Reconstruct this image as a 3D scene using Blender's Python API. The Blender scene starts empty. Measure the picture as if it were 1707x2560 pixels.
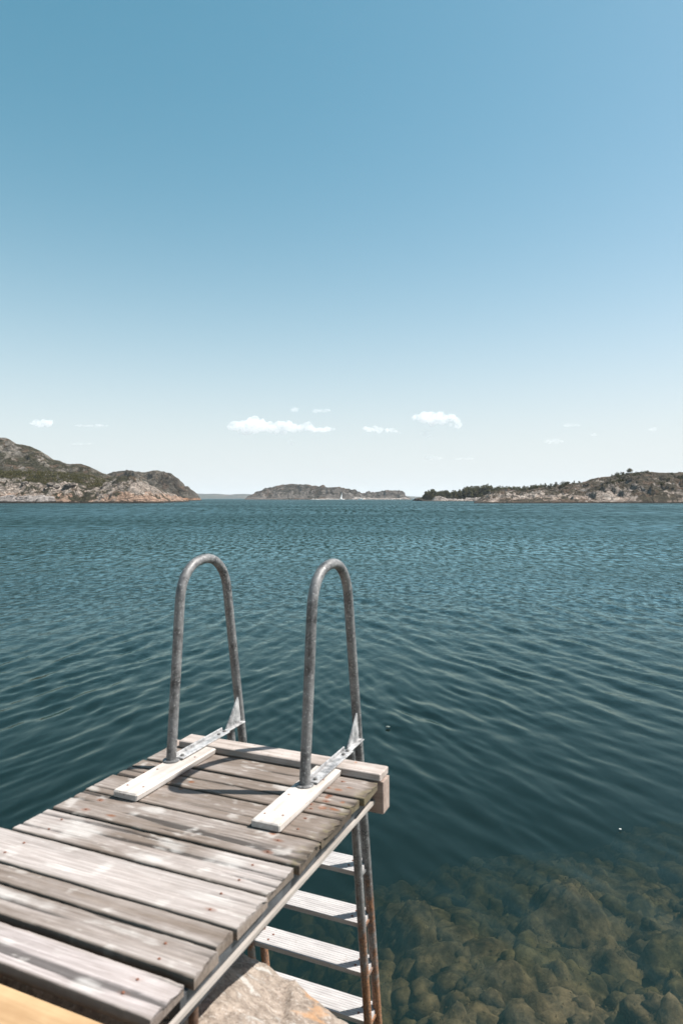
import bpy, math, random
import numpy as np
from mathutils import Vector
random.seed(7)
RNG = np.random.default_rng(11)
PI = math.pi
scene = bpy.context.scene
COL = scene.collection

# ------------------------------------------------------------------ frame of the place
# world: X right, Y out to sea, water level z = 0.  Jetty frame: t across, s out to sea along the deck.
ANG = math.radians(23.32)
EYE = 2.35
DECK = 1.35

def wpt(t, s, z=0.0):
    return (t*math.cos(ANG)+s*math.sin(ANG), -t*math.sin(ANG)+s*math.cos(ANG), z)

# ------------------------------------------------------------------ numpy noise
def _h(ix, iy, seed):
    n = (ix.astype(np.int64)*374761393 + iy.astype(np.int64)*668265263 + seed*1442695041) & 0xffffffff
    n = ((n ^ (n >> 13))*1274126177) & 0xffffffff
    n = ((n ^ (n >> 16))*2246822519) & 0xffffffff
    return ((n ^ (n >> 15)) & 0xffffff)/float(0xffffff)

def vnoise(x, y, seed=0):
    ix = np.floor(x); iy = np.floor(y); fx = x-ix; fy = y-iy
    fx = fx*fx*fx*(fx*(fx*6-15)+10); fy = fy*fy*fy*(fy*(fy*6-15)+10)
    a = _h(ix, iy, seed); b = _h(ix+1, iy, seed); c = _h(ix, iy+1, seed); d = _h(ix+1, iy+1, seed)
    return (a*(1-fx)+b*fx)*(1-fy)+(c*(1-fx)+d*fx)*fy      # 0..1

def fbm(x, y, octv=5, seed=0, gain=.5):
    s = 0; a = 1; tot = 0
    for k in range(octv):
        s = s+a*(vnoise(x, y, seed+k*17)*2-1); tot += a; a *= gain
        x, y = x*1.62+y*1.18+3.1, y*1.62-x*1.18+7.7
    return s/tot                                         # -1..1

def ridged(x, y, octv=4, seed=0):
    s = 0; a = 1; tot = 0
    for k in range(octv):
        s = s+a*(1-np.abs(vnoise(x, y, seed+k*13)*2-1)); tot += a; a *= .5
        x, y = x*1.62+y*1.18+5.3, y*1.62-x*1.18+1.9
    return s/tot

def blocks(x, y, seed=0, tilt=.6):
    """faceted rock: each jittered cell is a tilted block, with the distance to the nearest joint"""
    ix = np.floor(x); iy = np.floor(y)
    f1 = np.full(x.shape, 9.); f2 = np.full(x.shape, 9.); hh = np.zeros(x.shape)
    for ox in (-1, 0, 1):
        for oy in (-1, 0, 1):
            cx = ix+ox; cy = iy+oy
            px = cx+_h(cx, cy, seed); py = cy+_h(cx, cy, seed+5)
            dx = x-px; dy = y-py; dd = np.sqrt(dx*dx+dy*dy)
            hv = _h(cx, cy, seed+9)+tilt*(dx*(_h(cx, cy, seed+21)*2-1)+dy*(_h(cx, cy, seed+33)*2-1))
            near = dd < f1
            f2 = np.where(near, f1, np.minimum(f2, dd)); hh = np.where(near, hv, hh); f1 = np.where(near, dd, f1)
    return hh, f2-f1

def sstep(a, b, x):
    t = np.clip((x-a)/(b-a), 0, 1); return t*t*(3-2*t)

# ------------------------------------------------------------------ object helpers
def tag(o, label=None, cat=None, group=None, kind=None):
    if label: o['label'] = label
    if cat: o['category'] = cat
    if group: o['group'] = group
    if kind: o['kind'] = kind
    return o

def empty(name, loc, rz=0.0):
    o = bpy.data.objects.new(name, None); o.empty_display_size = .2
    o.location = loc; o.rotation_euler = (0, 0, rz); COL.objects.link(o); return o

def mesh_obj(name, V, F, mat, parent=None, smooth=True, cols=None, loc=None):
    """V (n,3); F either an (m,k) array or a list of tuples"""
    me = bpy.data.meshes.new(name)
    V = np.asarray(V, dtype=np.float32)
    if isinstance(F, np.ndarray):
        m, k = F.shape
        me.vertices.add(len(V)); me.vertices.foreach_set('co', V.ravel())
        me.loops.add(m*k); me.loops.foreach_set('vertex_index', F.astype(np.int32).ravel())
        me.polygons.add(m); me.polygons.foreach_set('loop_start', np.arange(0, m*k, k, dtype=np.int32))
        me.update(calc_edges=True); me.validate()
    else:
        me.from_pydata([tuple(map(float, v)) for v in V], [], F); me.update()
    me.polygons.foreach_set('use_smooth', np.full(len(me.polygons), smooth))
    if cols is not None:
        a = me.color_attributes.new('Col', 'FLOAT_COLOR', 'POINT')
        c = np.ones((len(V), 4), dtype=np.float32); c[:, :3] = cols
        a.data.foreach_set('color', c.ravel())
    if mat: me.materials.append(mat)
    o = bpy.data.objects.new(name, me); COL.objects.link(o)
    if parent: o.parent = parent
    if loc is not None: o.location = loc
    return o

class MB:
    """collects shapes, becomes ONE mesh"""
    def __init__(s): s.v = []; s.f = []; s.sm = []
    def add(s, vs, fs, smooth=False):
        b = len(s.v); s.v += [tuple(v) for v in vs]; s.f += [tuple(i+b for i in f) for f in fs]; s.sm += [smooth]*len(fs)
    def box(s, x0, x1, y0, y1, z0, z1, bev=0.0):
        if bev <= 0:
            s.add([(x0,y0,z0),(x1,y0,z0),(x1,y1,z0),(x0,y1,z0),(x0,y0,z1),(x1,y0,z1),(x1,y1,z1),(x0,y1,z1)],
                  [(0,3,2,1),(4,5,6,7),(0,1,5,4),(1,2,6,5),(2,3,7,6),(3,0,4,7)]); return
        b = bev; vs = []; 
        for z, i in ((z0, b), (z0+b, 0), (z1-b, 0), (z1, b)):
            for x, y in ((x0+b+i, y0+i), (x1-b-i, y0+i), (x1-i, y0+b+i), (x1-i, y1-b-i), (x1-b-i, y1-i), (x0+b+i, y1-i), (x0+i, y1-b-i), (x0+i, y0+b+i)):
                vs.append((x, y, z))
        fs = [tuple(range(7, -1, -1)), tuple(range(24, 32))]
        for r in range(3):
            for k in range(8):
                a = r*8+k; c = r*8+(k+1) % 8; fs.append((a, c, c+8, a+8))
        s.add(vs, fs)
    def tube(s, path, r, n=20, cap=True):
        P = [Vector(p) for p in path]; m = len(P); vs = []
        rr = r if hasattr(r, '__len__') else [r]*m
        T0 = (P[1]-P[0]).normalized()
        N = T0.orthogonal().normalized()
        for i in range(m):
            T = ((P[min(i+1, m-1)]-P[i]).normalized()+(P[i]-P[max(i-1, 0)]).normalized()).normalized()
            N = (N-T*N.dot(T)).normalized(); B = T.cross(N)
            for k in range(n):
                a = 2*PI*k/n; vs.append(P[i]+(N*math.cos(a)+B*math.sin(a))*rr[i])
        fs = [(i*n+k, i*n+(k+1) % n, (i+1)*n+(k+1) % n, (i+1)*n+k) for i in range(m-1) for k in range(n)]
        s.add(vs, fs, True)
        if cap:
            s.add(vs[:n], [tuple(range(n-1, -1, -1))]); s.add(vs[-n:], [tuple(range(n))])
    def disc(s, c, r, h, n=20, axis='z', dome=0.0):
        cx, cy, cz = c; vs = []
        rings = [(r, 0), (r, h*.7), (r*.86, h)]
        for rr, hh in rings:
            for k in range(n):
                a = 2*PI*k/n; vs.append((cx+rr*math.cos(a), cy+rr*math.sin(a), cz+hh))
        fs = [(i*n+k, i*n+(k+1) % n, (i+1)*n+(k+1) % n, (i+1)*n+k) for i in range(2) for k in range(n)]
        fs += [tuple(range(n-1, -1, -1)), tuple(range(2*n, 3*n))]
        s.add(vs, fs)
    def build(s, name, mat, parent=None, off=(0, 0, 0)):
        V = np.array(s.v, dtype=float)-np.array(off)
        o = mesh_obj(name, V, s.f, mat, parent, False)
        o.data.polygons.foreach_set('use_smooth', s.sm)
        return o

def copy_tree(o, parent=None):
    c = o.copy(); COL.objects.link(c)
    if parent: c.parent = parent
    for ch in [x for x in o.children]: copy_tree(ch, c)
    return c

# ------------------------------------------------------------------ material helpers
class NT:
    def __init__(s, name):
        s.m = bpy.data.materials.new(name); s.m.use_nodes = True; s.t = s.m.node_tree; s.t.nodes.clear()
        s.out = s.t.nodes.new('ShaderNodeOutputMaterial')
    def n(s, typ, **kw):
        nd = s.t.nodes.new('ShaderNode'+typ)
        for k, v in kw.items():
            if k.startswith('i_'):
                key = k[2:].replace('_', ' '); s.put(nd.inputs[int(key) if key.isdigit() else key], v)
            else: setattr(nd, k, v)
        return nd
    def put(s, sock, v):
        if hasattr(v, 'is_output'): s.t.links.new(v, sock)
        elif hasattr(v, '__len__') and sock.type == 'RGBA' and len(v) == 3: sock.default_value = (*v, 1)
        else: sock.default_value = v
    def noise(s, vec, scale, detail=4, rough=.55, dist=0.0):
        return s.n('TexNoise', i_Vector=vec, i_Scale=scale, i_Detail=detail, i_Roughness=rough, i_Distortion=dist).outputs['Fac']
    def voro(s, vec, scale, feature='F1', out='Distance'):
        return s.n('TexVoronoi', feature=feature, i_Vector=vec, i_Scale=scale).outputs[out]
    def mapr(s, v, a, b, c=0., d=1., smooth=True):
        nd = s.n('MapRange', interpolation_type='SMOOTHSTEP' if smooth else 'LINEAR')
        for i, x in enumerate((v, a, b, c, d)): s.put(nd.inputs[i], x)
        return nd.outputs[0]
    def math(s, op, a, b=0.0, clamp=False):
        nd = s.n('Math', operation=op, use_clamp=clamp); s.put(nd.inputs[0], a); s.put(nd.inputs[1], b); return nd.outputs[0]
    def mix(s, f, a, b, typ='MIX'):
        nd = s.n('Mix', data_type='RGBA', blend_type=typ)
        s.put(nd.inputs[0], f); s.put(nd.inputs[6], a); s.put(nd.inputs[7], b); return nd.outputs[2]
    def pos(s): return s.n('NewGeometry').outputs['Position']
    def obj(s): return s.n('TexCoord').outputs['Object']
    def mapping(s, vec, scale=(1, 1, 1), rot=(0, 0, 0)):
        return s.n('Mapping', i_Vector=vec, i_Scale=scale, i_Rotation=rot).outputs[0]
    def bump(s, h, strength, dist, nrm=None):
        nd = s.n('Bump', i_Strength=strength, i_Distance=dist, i_Height=h)
        if nrm is not None: s.put(nd.inputs['Normal'], nrm)
        return nd.outputs[0]
    def pbr(s, color, rough=.7, metal=0., nrm=None, spec=.5):
        nd = s.n('BsdfPrincipled'); s.put(nd.inputs['Base Color'], color); s.put(nd.inputs['Roughness'], rough)
        s.put(nd.inputs['Metallic'], metal); s.put(nd.inputs['Specular IOR Level'], spec)
        if nrm is not None: s.put(nd.inputs['Normal'], nrm)
        s.t.links.new(nd.outputs[0], s.out.inputs['Surface']); return nd

# ------------------------------------------------------------------ materials
def mat_deck():
    k = NT('weathered_planks')
    col = k.n('VertexColor', layer_name='Col').outputs['Color']
    o = k.obj()
    g1 = k.noise(k.mapping(o, (5, 130, 60)), 1, 5, .6)
    g2 = k.noise(k.mapping(o, (14, 420, 200)), 1, 3, .6)
    g3 = k.noise(o, 60, 4, .65)
    c = k.mix(k.mapr(g1, .35, .7), k.mix(1, col, (.78, .755, .735), 'MULTIPLY'), k.mix(1, col, (1.10, 1.09, 1.08), 'MULTIPLY'))
    c = k.mix(k.mapr(g2, .58, .74, 0, .42), c, k.mix(1, c, (.5, .46, .42), 'MULTIPLY'))
    c = k.mix(k.mapr(g3, .58, .75, 0, .5), c, k.mix(1, c, (1.45, 1.45, 1.42), 'MULTIPLY'))
    h = k.math('ADD', k.math('MULTIPLY', g1, .6), k.math('MULTIPLY', g2, .4))
    k.pbr(c, .78, 0, k.bump(h, .55, .003), .3); return k.m

def mat_wood(name, c1, c2, axis=1, scale=1.0, rust=False, rough=.75):
    k = NT(name); o = k.obj()
    st = [60*scale]*3; st[axis] = 3*scale
    g1 = k.noise(k.mapping(o, st), 1, 5, .6)
    st2 = [260*scale]*3; st2[axis] = 12*scale
    g2 = k.noise(k.mapping(o, st2), 1, 3, .6)
    blot = k.noise(o, 9, 4, .6)
    c = k.mix(k.mapr(k.math('ADD', k.math('MULTIPLY', g1, .65), k.math('MULTIPLY', blot, .35)), .35, .65), c2, c1)
    c = k.mix(k.mapr(g2, .6, .76, 0, .5), c, k.mix(1, c, (.45, .4, .36), 'MULTIPLY'))
    if rust:
        sp = k.mapr(k.noise(k.mapping(o, (1, .35, 1)), 170, 2, .5), .66, .72, 0, .6); c = k.mix(sp, c, (.12, .09, .07))
        wt_ = k.mapr(k.noise(o, 6, 4, .6), .45, .62, 0, .4); c = k.mix(wt_, c, k.mix(1, c, (.72, .68, .64), 'MULTIPLY'))
        r = k.math('MULTIPLY', k.mapr(k.noise(o, 24, 4, .6), .62, .72), k.mapr(k.noise(o, 5, 2), .5, .65))
        c = k.mix(r, c, (.30, .12, .045))
    k.pbr(c, rough, 0, k.bump(g1, .35, .002), .35); return k.m

def mat_galv(name='galvanised_steel', rustiness=1.0, base=.10):
    k = NT(name); p = k.pos(); o = k.obj()
    z = k.n('SeparateXYZ', i_0=p).outputs[2]
    sp = k.voro(o, 130, 'F1', 'Color')
    spb = k.n('SeparateColor', i_0=sp).outputs[0]
    n1 = k.noise(o, 34, 6, .65); n2 = k.noise(o, 140, 3, .6); n3 = k.noise(o, 7, 3, .5)
    v = k.math('ADD', k.math('MULTIPLY', n1, .6), k.math('MULTIPLY', n3, .4))
    c = k.mix(k.mapr(v, .36, .62), (base*.30, base*.30, base*.31), (base*1.75, base*1.74, base*1.72))
    c = k.mix(k.mapr(spb, 0, 1, 0, .3), c, (base*1.5, base*1.5, base*1.5))
    c = k.mix(k.mapr(n2, .57, .68, 0, .8), c, (.36, .36, .355))
    rz = k.math('ADD', z, k.math('MULTIPLY', k.math('SUBTRACT', n1, .5), 1.5))
    rz = k.math('ADD', rz, k.math('MULTIPLY', k.math('SUBTRACT', n3, .5), 1.1))
    r = k.mapr(rz, .78, .12, 0, rustiness)
    rc = k.mix(k.mapr(n2, .35, .65), (.10, .05, .03), (.30, .15, .075))
    c = k.mix(r, c, rc)
    rough = k.mapr(n1, .3, .7, .42, .62)
    k.pbr(c, rough, k.math('MULTIPLY', k.math('SUBTRACT', 1, r, True), .18), k.bump(n1, .25, .0015)); return k.m

def mat_tread():
    k = NT('tread_aluminium'); o = k.obj()
    n = k.noise(k.mapping(o, (9, 60, 60)), 1, 4, .6); n2 = k.noise(o, 40, 5, .65)
    c = k.mix(k.mapr(n, .3, .7), (.30, .285, .28), (.41, .395, .385))
    c = k.mix(k.mapr(n2, .62, .75, 0, .7), c, (.22, .18, .15))
    k.pbr(c, .6, .05, k.bump(n2, .1, .001)); return k.m

def mat_plain(name, c, rough=.6, metal=0., var=.3, scale=30.):
    k = NT(name); n = k.noise(k.obj(), scale, 4, .6)
    k.pbr(k.mix(k.mapr(n, .3, .7), tuple(x*(1-var) for x in c), tuple(x*(1+var) for x in c)), rough, metal); return k.m

def mat_near_rock():
    k = NT('shore_granite'); p = k.pos()
    n1 = k.noise(p, 2.2, 6, .6); n2 = k.noise(p, 26, 5, .65); n3 = k.noise(p, 6.5, 5, .62); n4 = k.noise(p, 95, 3, .6)
    c = k.mix(k.mapr(n2, .3, .7), (.13, .104, .083), (.275, .23, .19))
    c = k.mix(k.mapr(n4, .56, .7, 0, .7), c, (.36, .33, .30))
    c = k.mix(k.mapr(n4, .44, .34, 0, .7), c, (.11, .085, .07))
    c = k.mix(k.mapr(k.math('ADD', n3, k.math('MULTIPLY', k.math('SUBTRACT', n1, .5), .8)), .57, .66, 0, .7), c, (.30, .165, .075))
    c = k.mix(k.mapr(n3, .42, .36, 0, .75), c, (.37, .355, .33))
    z = k.n('SeparateXYZ', i_0=p).outputs[2]
    c = k.mix(k.mapr(k.math('ADD', z, k.math('MULTIPLY', n1, .3)), .3, .1), c, (.045, .04, .03))
    h = k.math('ADD', k.math('MULTIPLY', n2, .6), k.math('MULTIPLY', n4, .25))
    k.pbr(c, .85, 0, k.bump(h, .8, .02), .3); return k.m

def mat_island(name, dark, light, veg, vegamt, orange, oz=(1.0, 6.0), scl=1.0, band=.9, pale=0.0, washed=None):
    """bare coastal rock: joints and streaks at several sizes, wet band, lichen, heath in hollows"""
    dark, light, veg = [tuple(x*f_ for x in q_) for q_, f_ in ((dark, .42), (light, .66), (veg, .58))]
    k = NT(name); geo = k.n('NewGeometry'); p = geo.outputs['Position']
    xyz = k.n('SeparateXYZ', i_0=p).outputs; z = xyz[2]
    nz = k.n('SeparateXYZ', i_0=geo.outputs['Normal']).outputs[2]
    warp = k.n('VectorMath', operation='ADD')
    k.put(warp.inputs[0], p)
    wn = k.n('TexNoise', i_Vector=p, i_Scale=.12*scl, i_Detail=3).outputs['Color']
    ws = k.n('VectorMath', operation='SCALE'); k.put(ws.inputs[0], wn); ws.inputs[3].default_value = 9/scl
    k.t.links.new(ws.outputs[0], warp.inputs[1]); q = warp.outputs[0]
    n1 = k.noise(q, .05*scl, 6, .62); n2 = k.noise(k.mapping(p, (1, 1, 1.7), (.2, .5, 0)), .4*scl, 8, .74); n3 = k.noise(q, .13*scl, 4, .6)
    brk = k.mapr(k.noise(p, .16*scl, 4, .6), .47, .62)
    cr1 = k.math('MAXIMUM', k.mapr(k.voro(k.mapping(q, (1, .7, 2.4), (.3, .5, .2)), .13*scl, 'DISTANCE_TO_EDGE'), 0, .07), k.math('MULTIPLY', brk, .9))
    cr2 = k.mapr(k.math('ABSOLUTE', k.math('SUBTRACT', k.noise(k.mapping(p, (1, .8, 2.2), (.2, .6, .3)), .42*scl, 7, .75), .5)), 0, .035, .45)
    c = k.mix(k.mapr(k.math('ADD', k.math('MULTIPLY', n2, .6), k.math('MULTIPLY', n1, .4)), .36, .62), dark, light)
    if washed:                                            # wave-washed rock low down carries no dark lichen
        wz = k.math('ADD', z, k.math('MULTIPLY', k.math('SUBTRACT', n1, .5), 9.))
        c = k.mix(k.mapr(wz, washed[1], washed[0], 0, .75), c, k.mix(k.mapr(n2, .38, .62), (.17, .135, .11), (.44, .37, .315)))
    if pale: c = k.mix(k.mapr(n3, .5, .62, 0, pale), c, (.55, .51, .46))
    lich = k.mapr(k.math('ADD', k.noise(q, .085*scl, 5, .65), k.math('MULTIPLY', k.math('SUBTRACT', k.mapr(z, oz[0], oz[1]), .5), -.34)), .5, .6, 0, orange)
    c = k.mix(lich, c, k.mix(k.mapr(n2, .35, .65), (.22, .115, .065), (.43, .235, .13)))
    c = k.mix(k.math('MULTIPLY', k.math('SUBTRACT', 1, k.math('MULTIPLY', cr1, cr2)), .55), c, (.055, .048, .042))
    vm = k.math('ADD', k.math('ADD', k.noise(q, .07*scl, 5, .65), k.math('MULTIPLY', k.math('SUBTRACT', nz, .7), .32)), k.math('MULTIPLY', k.mapr(z, 2, 14), .1))
    vf = k.mapr(vm, .72-vegamt, .8-vegamt)
    vc = k.mix(k.mapr(k.noise(q, .6*scl, 5, .7), .35, .65), tuple(x*.55 for x in veg), tuple(x*1.35 for x in veg))
    vc = k.mix(k.mapr(n3, .5, .62, 0, .6), vc, (.13, .085, .06))
    c = k.mix(vf, c, vc)
    wet = k.mapr(k.math('ADD', z, k.math('MULTIPLY', k.math('SUBTRACT', n2, .5), 1.6)), band, band*.55)
    c = k.mix(wet, c, (.03, .026, .02))
    h = k.math('ADD', k.math('MULTIPLY', n2, 1.0), k.math('ADD', k.math('MULTIPLY', cr1, .7), k.math('MULTIPLY', cr2, .35)))
    k.pbr(c, .9, 0, k.bump(h, 1.0, 1.3/scl), .2); return k.m

def mat_leaf(name, a, b):
    k = NT(name); p = k.pos()
    n = k.noise(p, 1.1, 4, .65); r = k.n('NewGeometry').outputs['Random Per Island']
    c = k.mix(k.mapr(n, .35, .65), a, b)
    c = k.mix(r, k.mix(1, c, (.65, .65, .65), 'MULTIPLY'), k.mix(1, c, (1.35, 1.3, 1.2), 'MULTIPLY'))
    d = k.n('BsdfDiffuse', i_Color=c); t = k.n('BsdfTranslucent', i_Color=c)
    m = k.n('MixShader', i_0=.4, i_1=d.outputs[0], i_2=t.outputs[0])
    k.t.links.new(m.outputs[0], k.out.inputs['Surface']); return k.m

def mat_water():
    k = NT('sea_water'); p = k.pos()
    dist = k.n('VectorMath', operation='LENGTH', i_0=p).outputs['Value']
    n1 = k.noise(k.mapping(p, (1.3, .62, 1.), (0, 0, .25)), 7.0, 3, .5, .4)
    n2 = k.noise(k.mapping(p, (1.2, .5, 1.), (0, 0, -.2)), 2.4, 4, .55, .5)
    n3 = k.noise(k.mapping(p, (1., .4, 1.), (0, 0, .15)), .8, 5, .6, .4)
    calm = k.mapr(dist, 4.5, 24.0, .10, 1.)
    far = k.mapr(dist, 8.0, 40.0)
    h = k.math('ADD', k.math('MULTIPLY', n1, .016), k.math('ADD', k.math('MULTIPLY', n2, .05), k.math('MULTIPLY', k.math('MULTIPLY', n3, .16), far)))
    h = k.math('MULTIPLY', h, calm)
    nrm = k.bump(h, 1.0, 1.0)
    fr = k.n('Fresnel', i_IOR=1.333, i_Normal=nrm).outputs[0]
    # rough seas never mirror fully at grazing angles: steep facets cap the reflectance,
    # and crests and gust patches make it uneven at every scale
    fr = k.math('MINIMUM', fr, k.mapr(dist, 6., 70., .50, .20))
    g = k.noise(k.mapping(p, (.35, .5, 1.), (0, 0, .2)), .05, 3, .55)
    num = 0.; den = .001
    for (sx, sy, r0, d0, d1, d2, d3) in ((6.0, 3.6, .12, 5, 12, 20, 34), (4.0, 1.3, -.10, 16, 28, 42, 65), (2.3, .42, .05, 38, 60, 85, 130), (1.3, .12, -.03, 80, 130, 9e4, 1e5)):
        wgt = k.math('MULTIPLY', k.mapr(dist, d0, d1), k.mapr(dist, d2, d3, 1., 0.))
        nn = k.noise(k.mapping(p, (sx, sy, 1.), (0, 0, r0)), 1., 3, .62, .4)
        num = k.math('ADD', num, k.math('MULTIPLY', nn, wgt)); den = k.math('ADD', den, wgt)
    cc = k.math('DIVIDE', num, den)
    tex = k.mapr(cc, .34, .66, k.mapr(dist, 12., 32., .42, .06), k.mapr(dist, 12., 32., 1.5, 1.9))
    tex = k.math('MULTIPLY', tex, k.mapr(g, .3, .7, .58, 1.32))
    amt = k.mapr(dist, 7., 18.)
    tex = k.math('ADD', k.math('MULTIPLY', tex, amt), k.math('SUBTRACT', 1., amt))
    fr = k.math('MULTIPLY', fr, tex)
    tr = k.n('BsdfTransparent', i_Color=(.95, .96, .93))
    df = k.n('BsdfDiffuse', i_Color=(.0112, .0270, .0250))
    body = k.n('MixShader', i_0=k.mapr(dist, 5., 30., .30, .80), i_1=tr.outputs[0], i_2=df.outputs[0])
    gl = k.n('BsdfGlossy', i_Roughness=k.mapr(dist, 8., 80., .06, .30), i_Color=k.mix(k.mapr(dist, 5., 20.), (.72, .84, .76), (.56, .84, .93)), i_Normal=nrm)
    m = k.n('MixShader', i_0=fr, i_1=body.outputs[0], i_2=gl.outputs[0])
    k.t.links.new(m.outputs[0], k.out.inputs['Surface'])
    va = k.n('VolumeAbsorption', i_Color=(.64, .66, .58), i_Density=1.2)
    k.t.links.new(va.outputs[0], k.out.inputs['Volume']); return k.m

def mat_seabed():
    k = NT('seabed_mud'); p = k.pos(); n = k.noise(p, 1.4, 5, .6)
    k.pbr(k.mix(k.mapr(n, .35, .65), (.02, .021, .015), (.07, .065, .045)), .95, 0, None, .1); return k.m

def mat_seaweed():
    k = NT('seaweed'); p = k.pos(); n = k.noise(p, 5, 5, .65); n2 = k.noise(p, 1.0, 3, .5)
    c = k.mix(k.mapr(n, .32, .68), (.10, .074, .048), (.43, .325, .22))
    c = k.mix(k.mapr(n2, .42, .62), c, k.mix(1, c, (.66, .70, .56), 'MULTIPLY'))
    n3 = k.noise(p, 22, 4, .7)
    c = k.mix(k.mapr(n3, .35, .65), k.mix(1, c, (.75, .75, .75), 'MULTIPLY'), k.mix(1, c, (1.18, 1.17, 1.12), 'MULTIPLY'))
    nb = k.bump(k.math('ADD', n, k.math('MULTIPLY', n3, .4)), .6, .03)
    d = k.n('BsdfDiffuse', i_Color=c, i_Normal=nb); t = k.n('BsdfTranslucent', i_Color=c, i_Normal=nb)
    m = k.n('MixShader', i_0=.42, i_1=d.outputs[0], i_2=t.outputs[0])
    k.t.links.new(m.outputs[0], k.out.inputs['Surface']); return k.m

def mat_cloud(dens):
    k = NT('cloud_vapour')
    nz = k.noise(k.obj(), .013, 5, .65)
    v = k.n('VolumePrincipled', i_Density=k.mapr(nz, .36, .62, dens*.15, dens*1.75), i_Anisotropy=0.); v.inputs['Color'].default_value = (.92, .925, .935, 1)
    k.t.links.new(v.outputs[0], k.out.inputs['Volume']); return k.m

M_DECK = mat_deck()
M_BOARD = mat_wood('pale_new_board', (.47, .44, .41), (.34, .31, .28), 1, 1.0, True)
M_CAP = mat_wood('weathered_board', (.40, .35, .32), (.23, .195, .17), 0, 1.0, True)
M_BEAM = mat_wood('sunbleached_beam', (.30, .245, .21), (.20, .15, .125), 0)
M_HONEY = mat_wood('oiled_board', (.42, .285, .155), (.29, .18, .09), 0, .45, False, .5)
M_GALV = mat_galv(); M_BAR = mat_galv('galvanised_bar', .3, .25)
M_TREAD = mat_tread()
M_STEEL = mat_wood('grey_stringer', (.34, .31, .28), (.20, .18, .16), 1)
M_WEB = mat_plain('shaded_steel', (.045, .05, .055), .7, 0, .35, 25)  # shade below the plank ends is put into this dark colour
M_RUST = mat_plain('rust', (.13, .052, .03), .85, 0, .45, 200)
M_BOLT = mat_plain('bolt_steel', (.16, .15, .14), .5, .6, .3, 80)
M_ROD = mat_plain('rusty_rod', (.10, .06, .04), .8, .2, .4, 60)
M_NROCK = mat_near_rock()
M_WATER = mat_water(); M_BED = mat_seabed(); M_WEED = mat_seaweed()
M_PINE = mat_leaf('pine_needles', (.05, .056, .03), (.15, .145, .078))
M_BUSH = mat_leaf('bush_leaves', (.032, .036, .018), (.075, .074, .038))
M_THICK = mat_leaf('thicket_leaves', (.06, .058, .026), (.125, .115, .055))
M_BARK = mat_plain('bark', (.09, .065, .05), .9, 0, .3, 4)
M_WHITE = mat_plain('white_gelcoat', (.78, .78, .76), .4, 0, .04, 2)
M_SAIL = mat_plain('sailcloth', (.72, .72, .70), .8, 0, .05, 2)
M_GLASSY = mat_plain('dark_window', (.03, .035, .04), .2, 0, .1, 2)
M_FOAM = mat_plain('foam', (.40, .41, .39), .8, 0, .1, 60); M_JELLY = mat_plain('pale_jelly', (.075, .10, .09), .8, 0, .2, 60)

# ------------------------------------------------------------------ water sheet with real ripples
def build_water():
    r = [1.2]
    while r[-1] < 6800:
        x = r[-1]; r.append(x+min(max(x*x/1050, .012), x*.021))
    r = np.array(r); dr = np.gradient(r)
    th = np.concatenate([np.radians(np.arange(-180, -42, 4.)), np.radians(np.linspace(-42, 42, 760)), np.radians(np.arange(46, 180.1, 4.))])
    dth = np.gradient(th)
    R, T = np.meshgrid(r, th, indexing='ij'); X = R*np.sin(T); Y = R*np.cos(T)
    Z = np.zeros(R.shape)
    rng = np.random.default_rng(5)
    wx = .35*fbm(X*.35, Y*.35, 3, 3); wy = .35*fbm(X*.35, Y*.35, 3, 44)     # bends the crests
    lull = .45+.9*vnoise(X*.28+9, Y*.2+4, 8)
    ax = R*np.broadcast_to(dth[None, :], R.shape); ay = np.broadcast_to(dr[:, None], R.shape)
    right = sstep(-.20, .14, X/np.maximum(np.abs(Y), 1.)+.05*fbm(X*.3, Y*.3, 2, 12)); calm = .30+.70*sstep(4.2, 9.5, R)
    for j in range(88):
        fam = j % 8
        lam = .13*(5.6**rng.uniform(0, 1))
        if fam < 4: th0 = rng.normal(.46, .20); side = right
        elif fam < 7: th0 = rng.normal(-.34, .20); side = 1-right
        else: th0 = rng.uniform(.6, 2.5); side = .5; lam = .30*(6**rng.uniform(0, 1))
        a = .0024*(lam/.4)**.80*rng.uniform(.5, 1.2)
        cell = np.hypot(ax*math.cos(th0), ay*math.sin(th0))
        w = sstep(1.6, 3.5, lam/np.maximum(cell, 1e-6))
        env = np.clip(2.1*vnoise(X*.8+j*3.7, Y*.55+j*1.9, 40+j)-.35, 0, 2)
        ph = 2*PI*((X+.5*wx)*math.cos(th0)+(Y+.5*wy)*math.sin(th0))/lam+rng.uniform(0, 6.28)
        Z += a*w*calm*side*env*lull*(np.sin(ph)+.2*np.sin(2*ph+.6))
    V = np.stack([X, Y, Z], -1).reshape(-1, 3)
    nr, nt_ = R.shape
    i = np.arange(nr-1)[:, None]*nt_+np.arange(nt_-1)[None, :]
    F = np.stack([i, i+1, i+nt_+1, i+nt_], -1).reshape(-1, 4)
    o = mesh_obj('sea', V, F, M_WATER)
    tag(o, kind='structure')
build_water()

# ------------------------------------------------------------------ near shore: rock, seabed, seaweed
def uv_of(X, Y):
    t = X*math.cos(ANG)-Y*math.sin(ANG); s = X*math.sin(ANG)+Y*math.cos(ANG); return t, s

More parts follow.
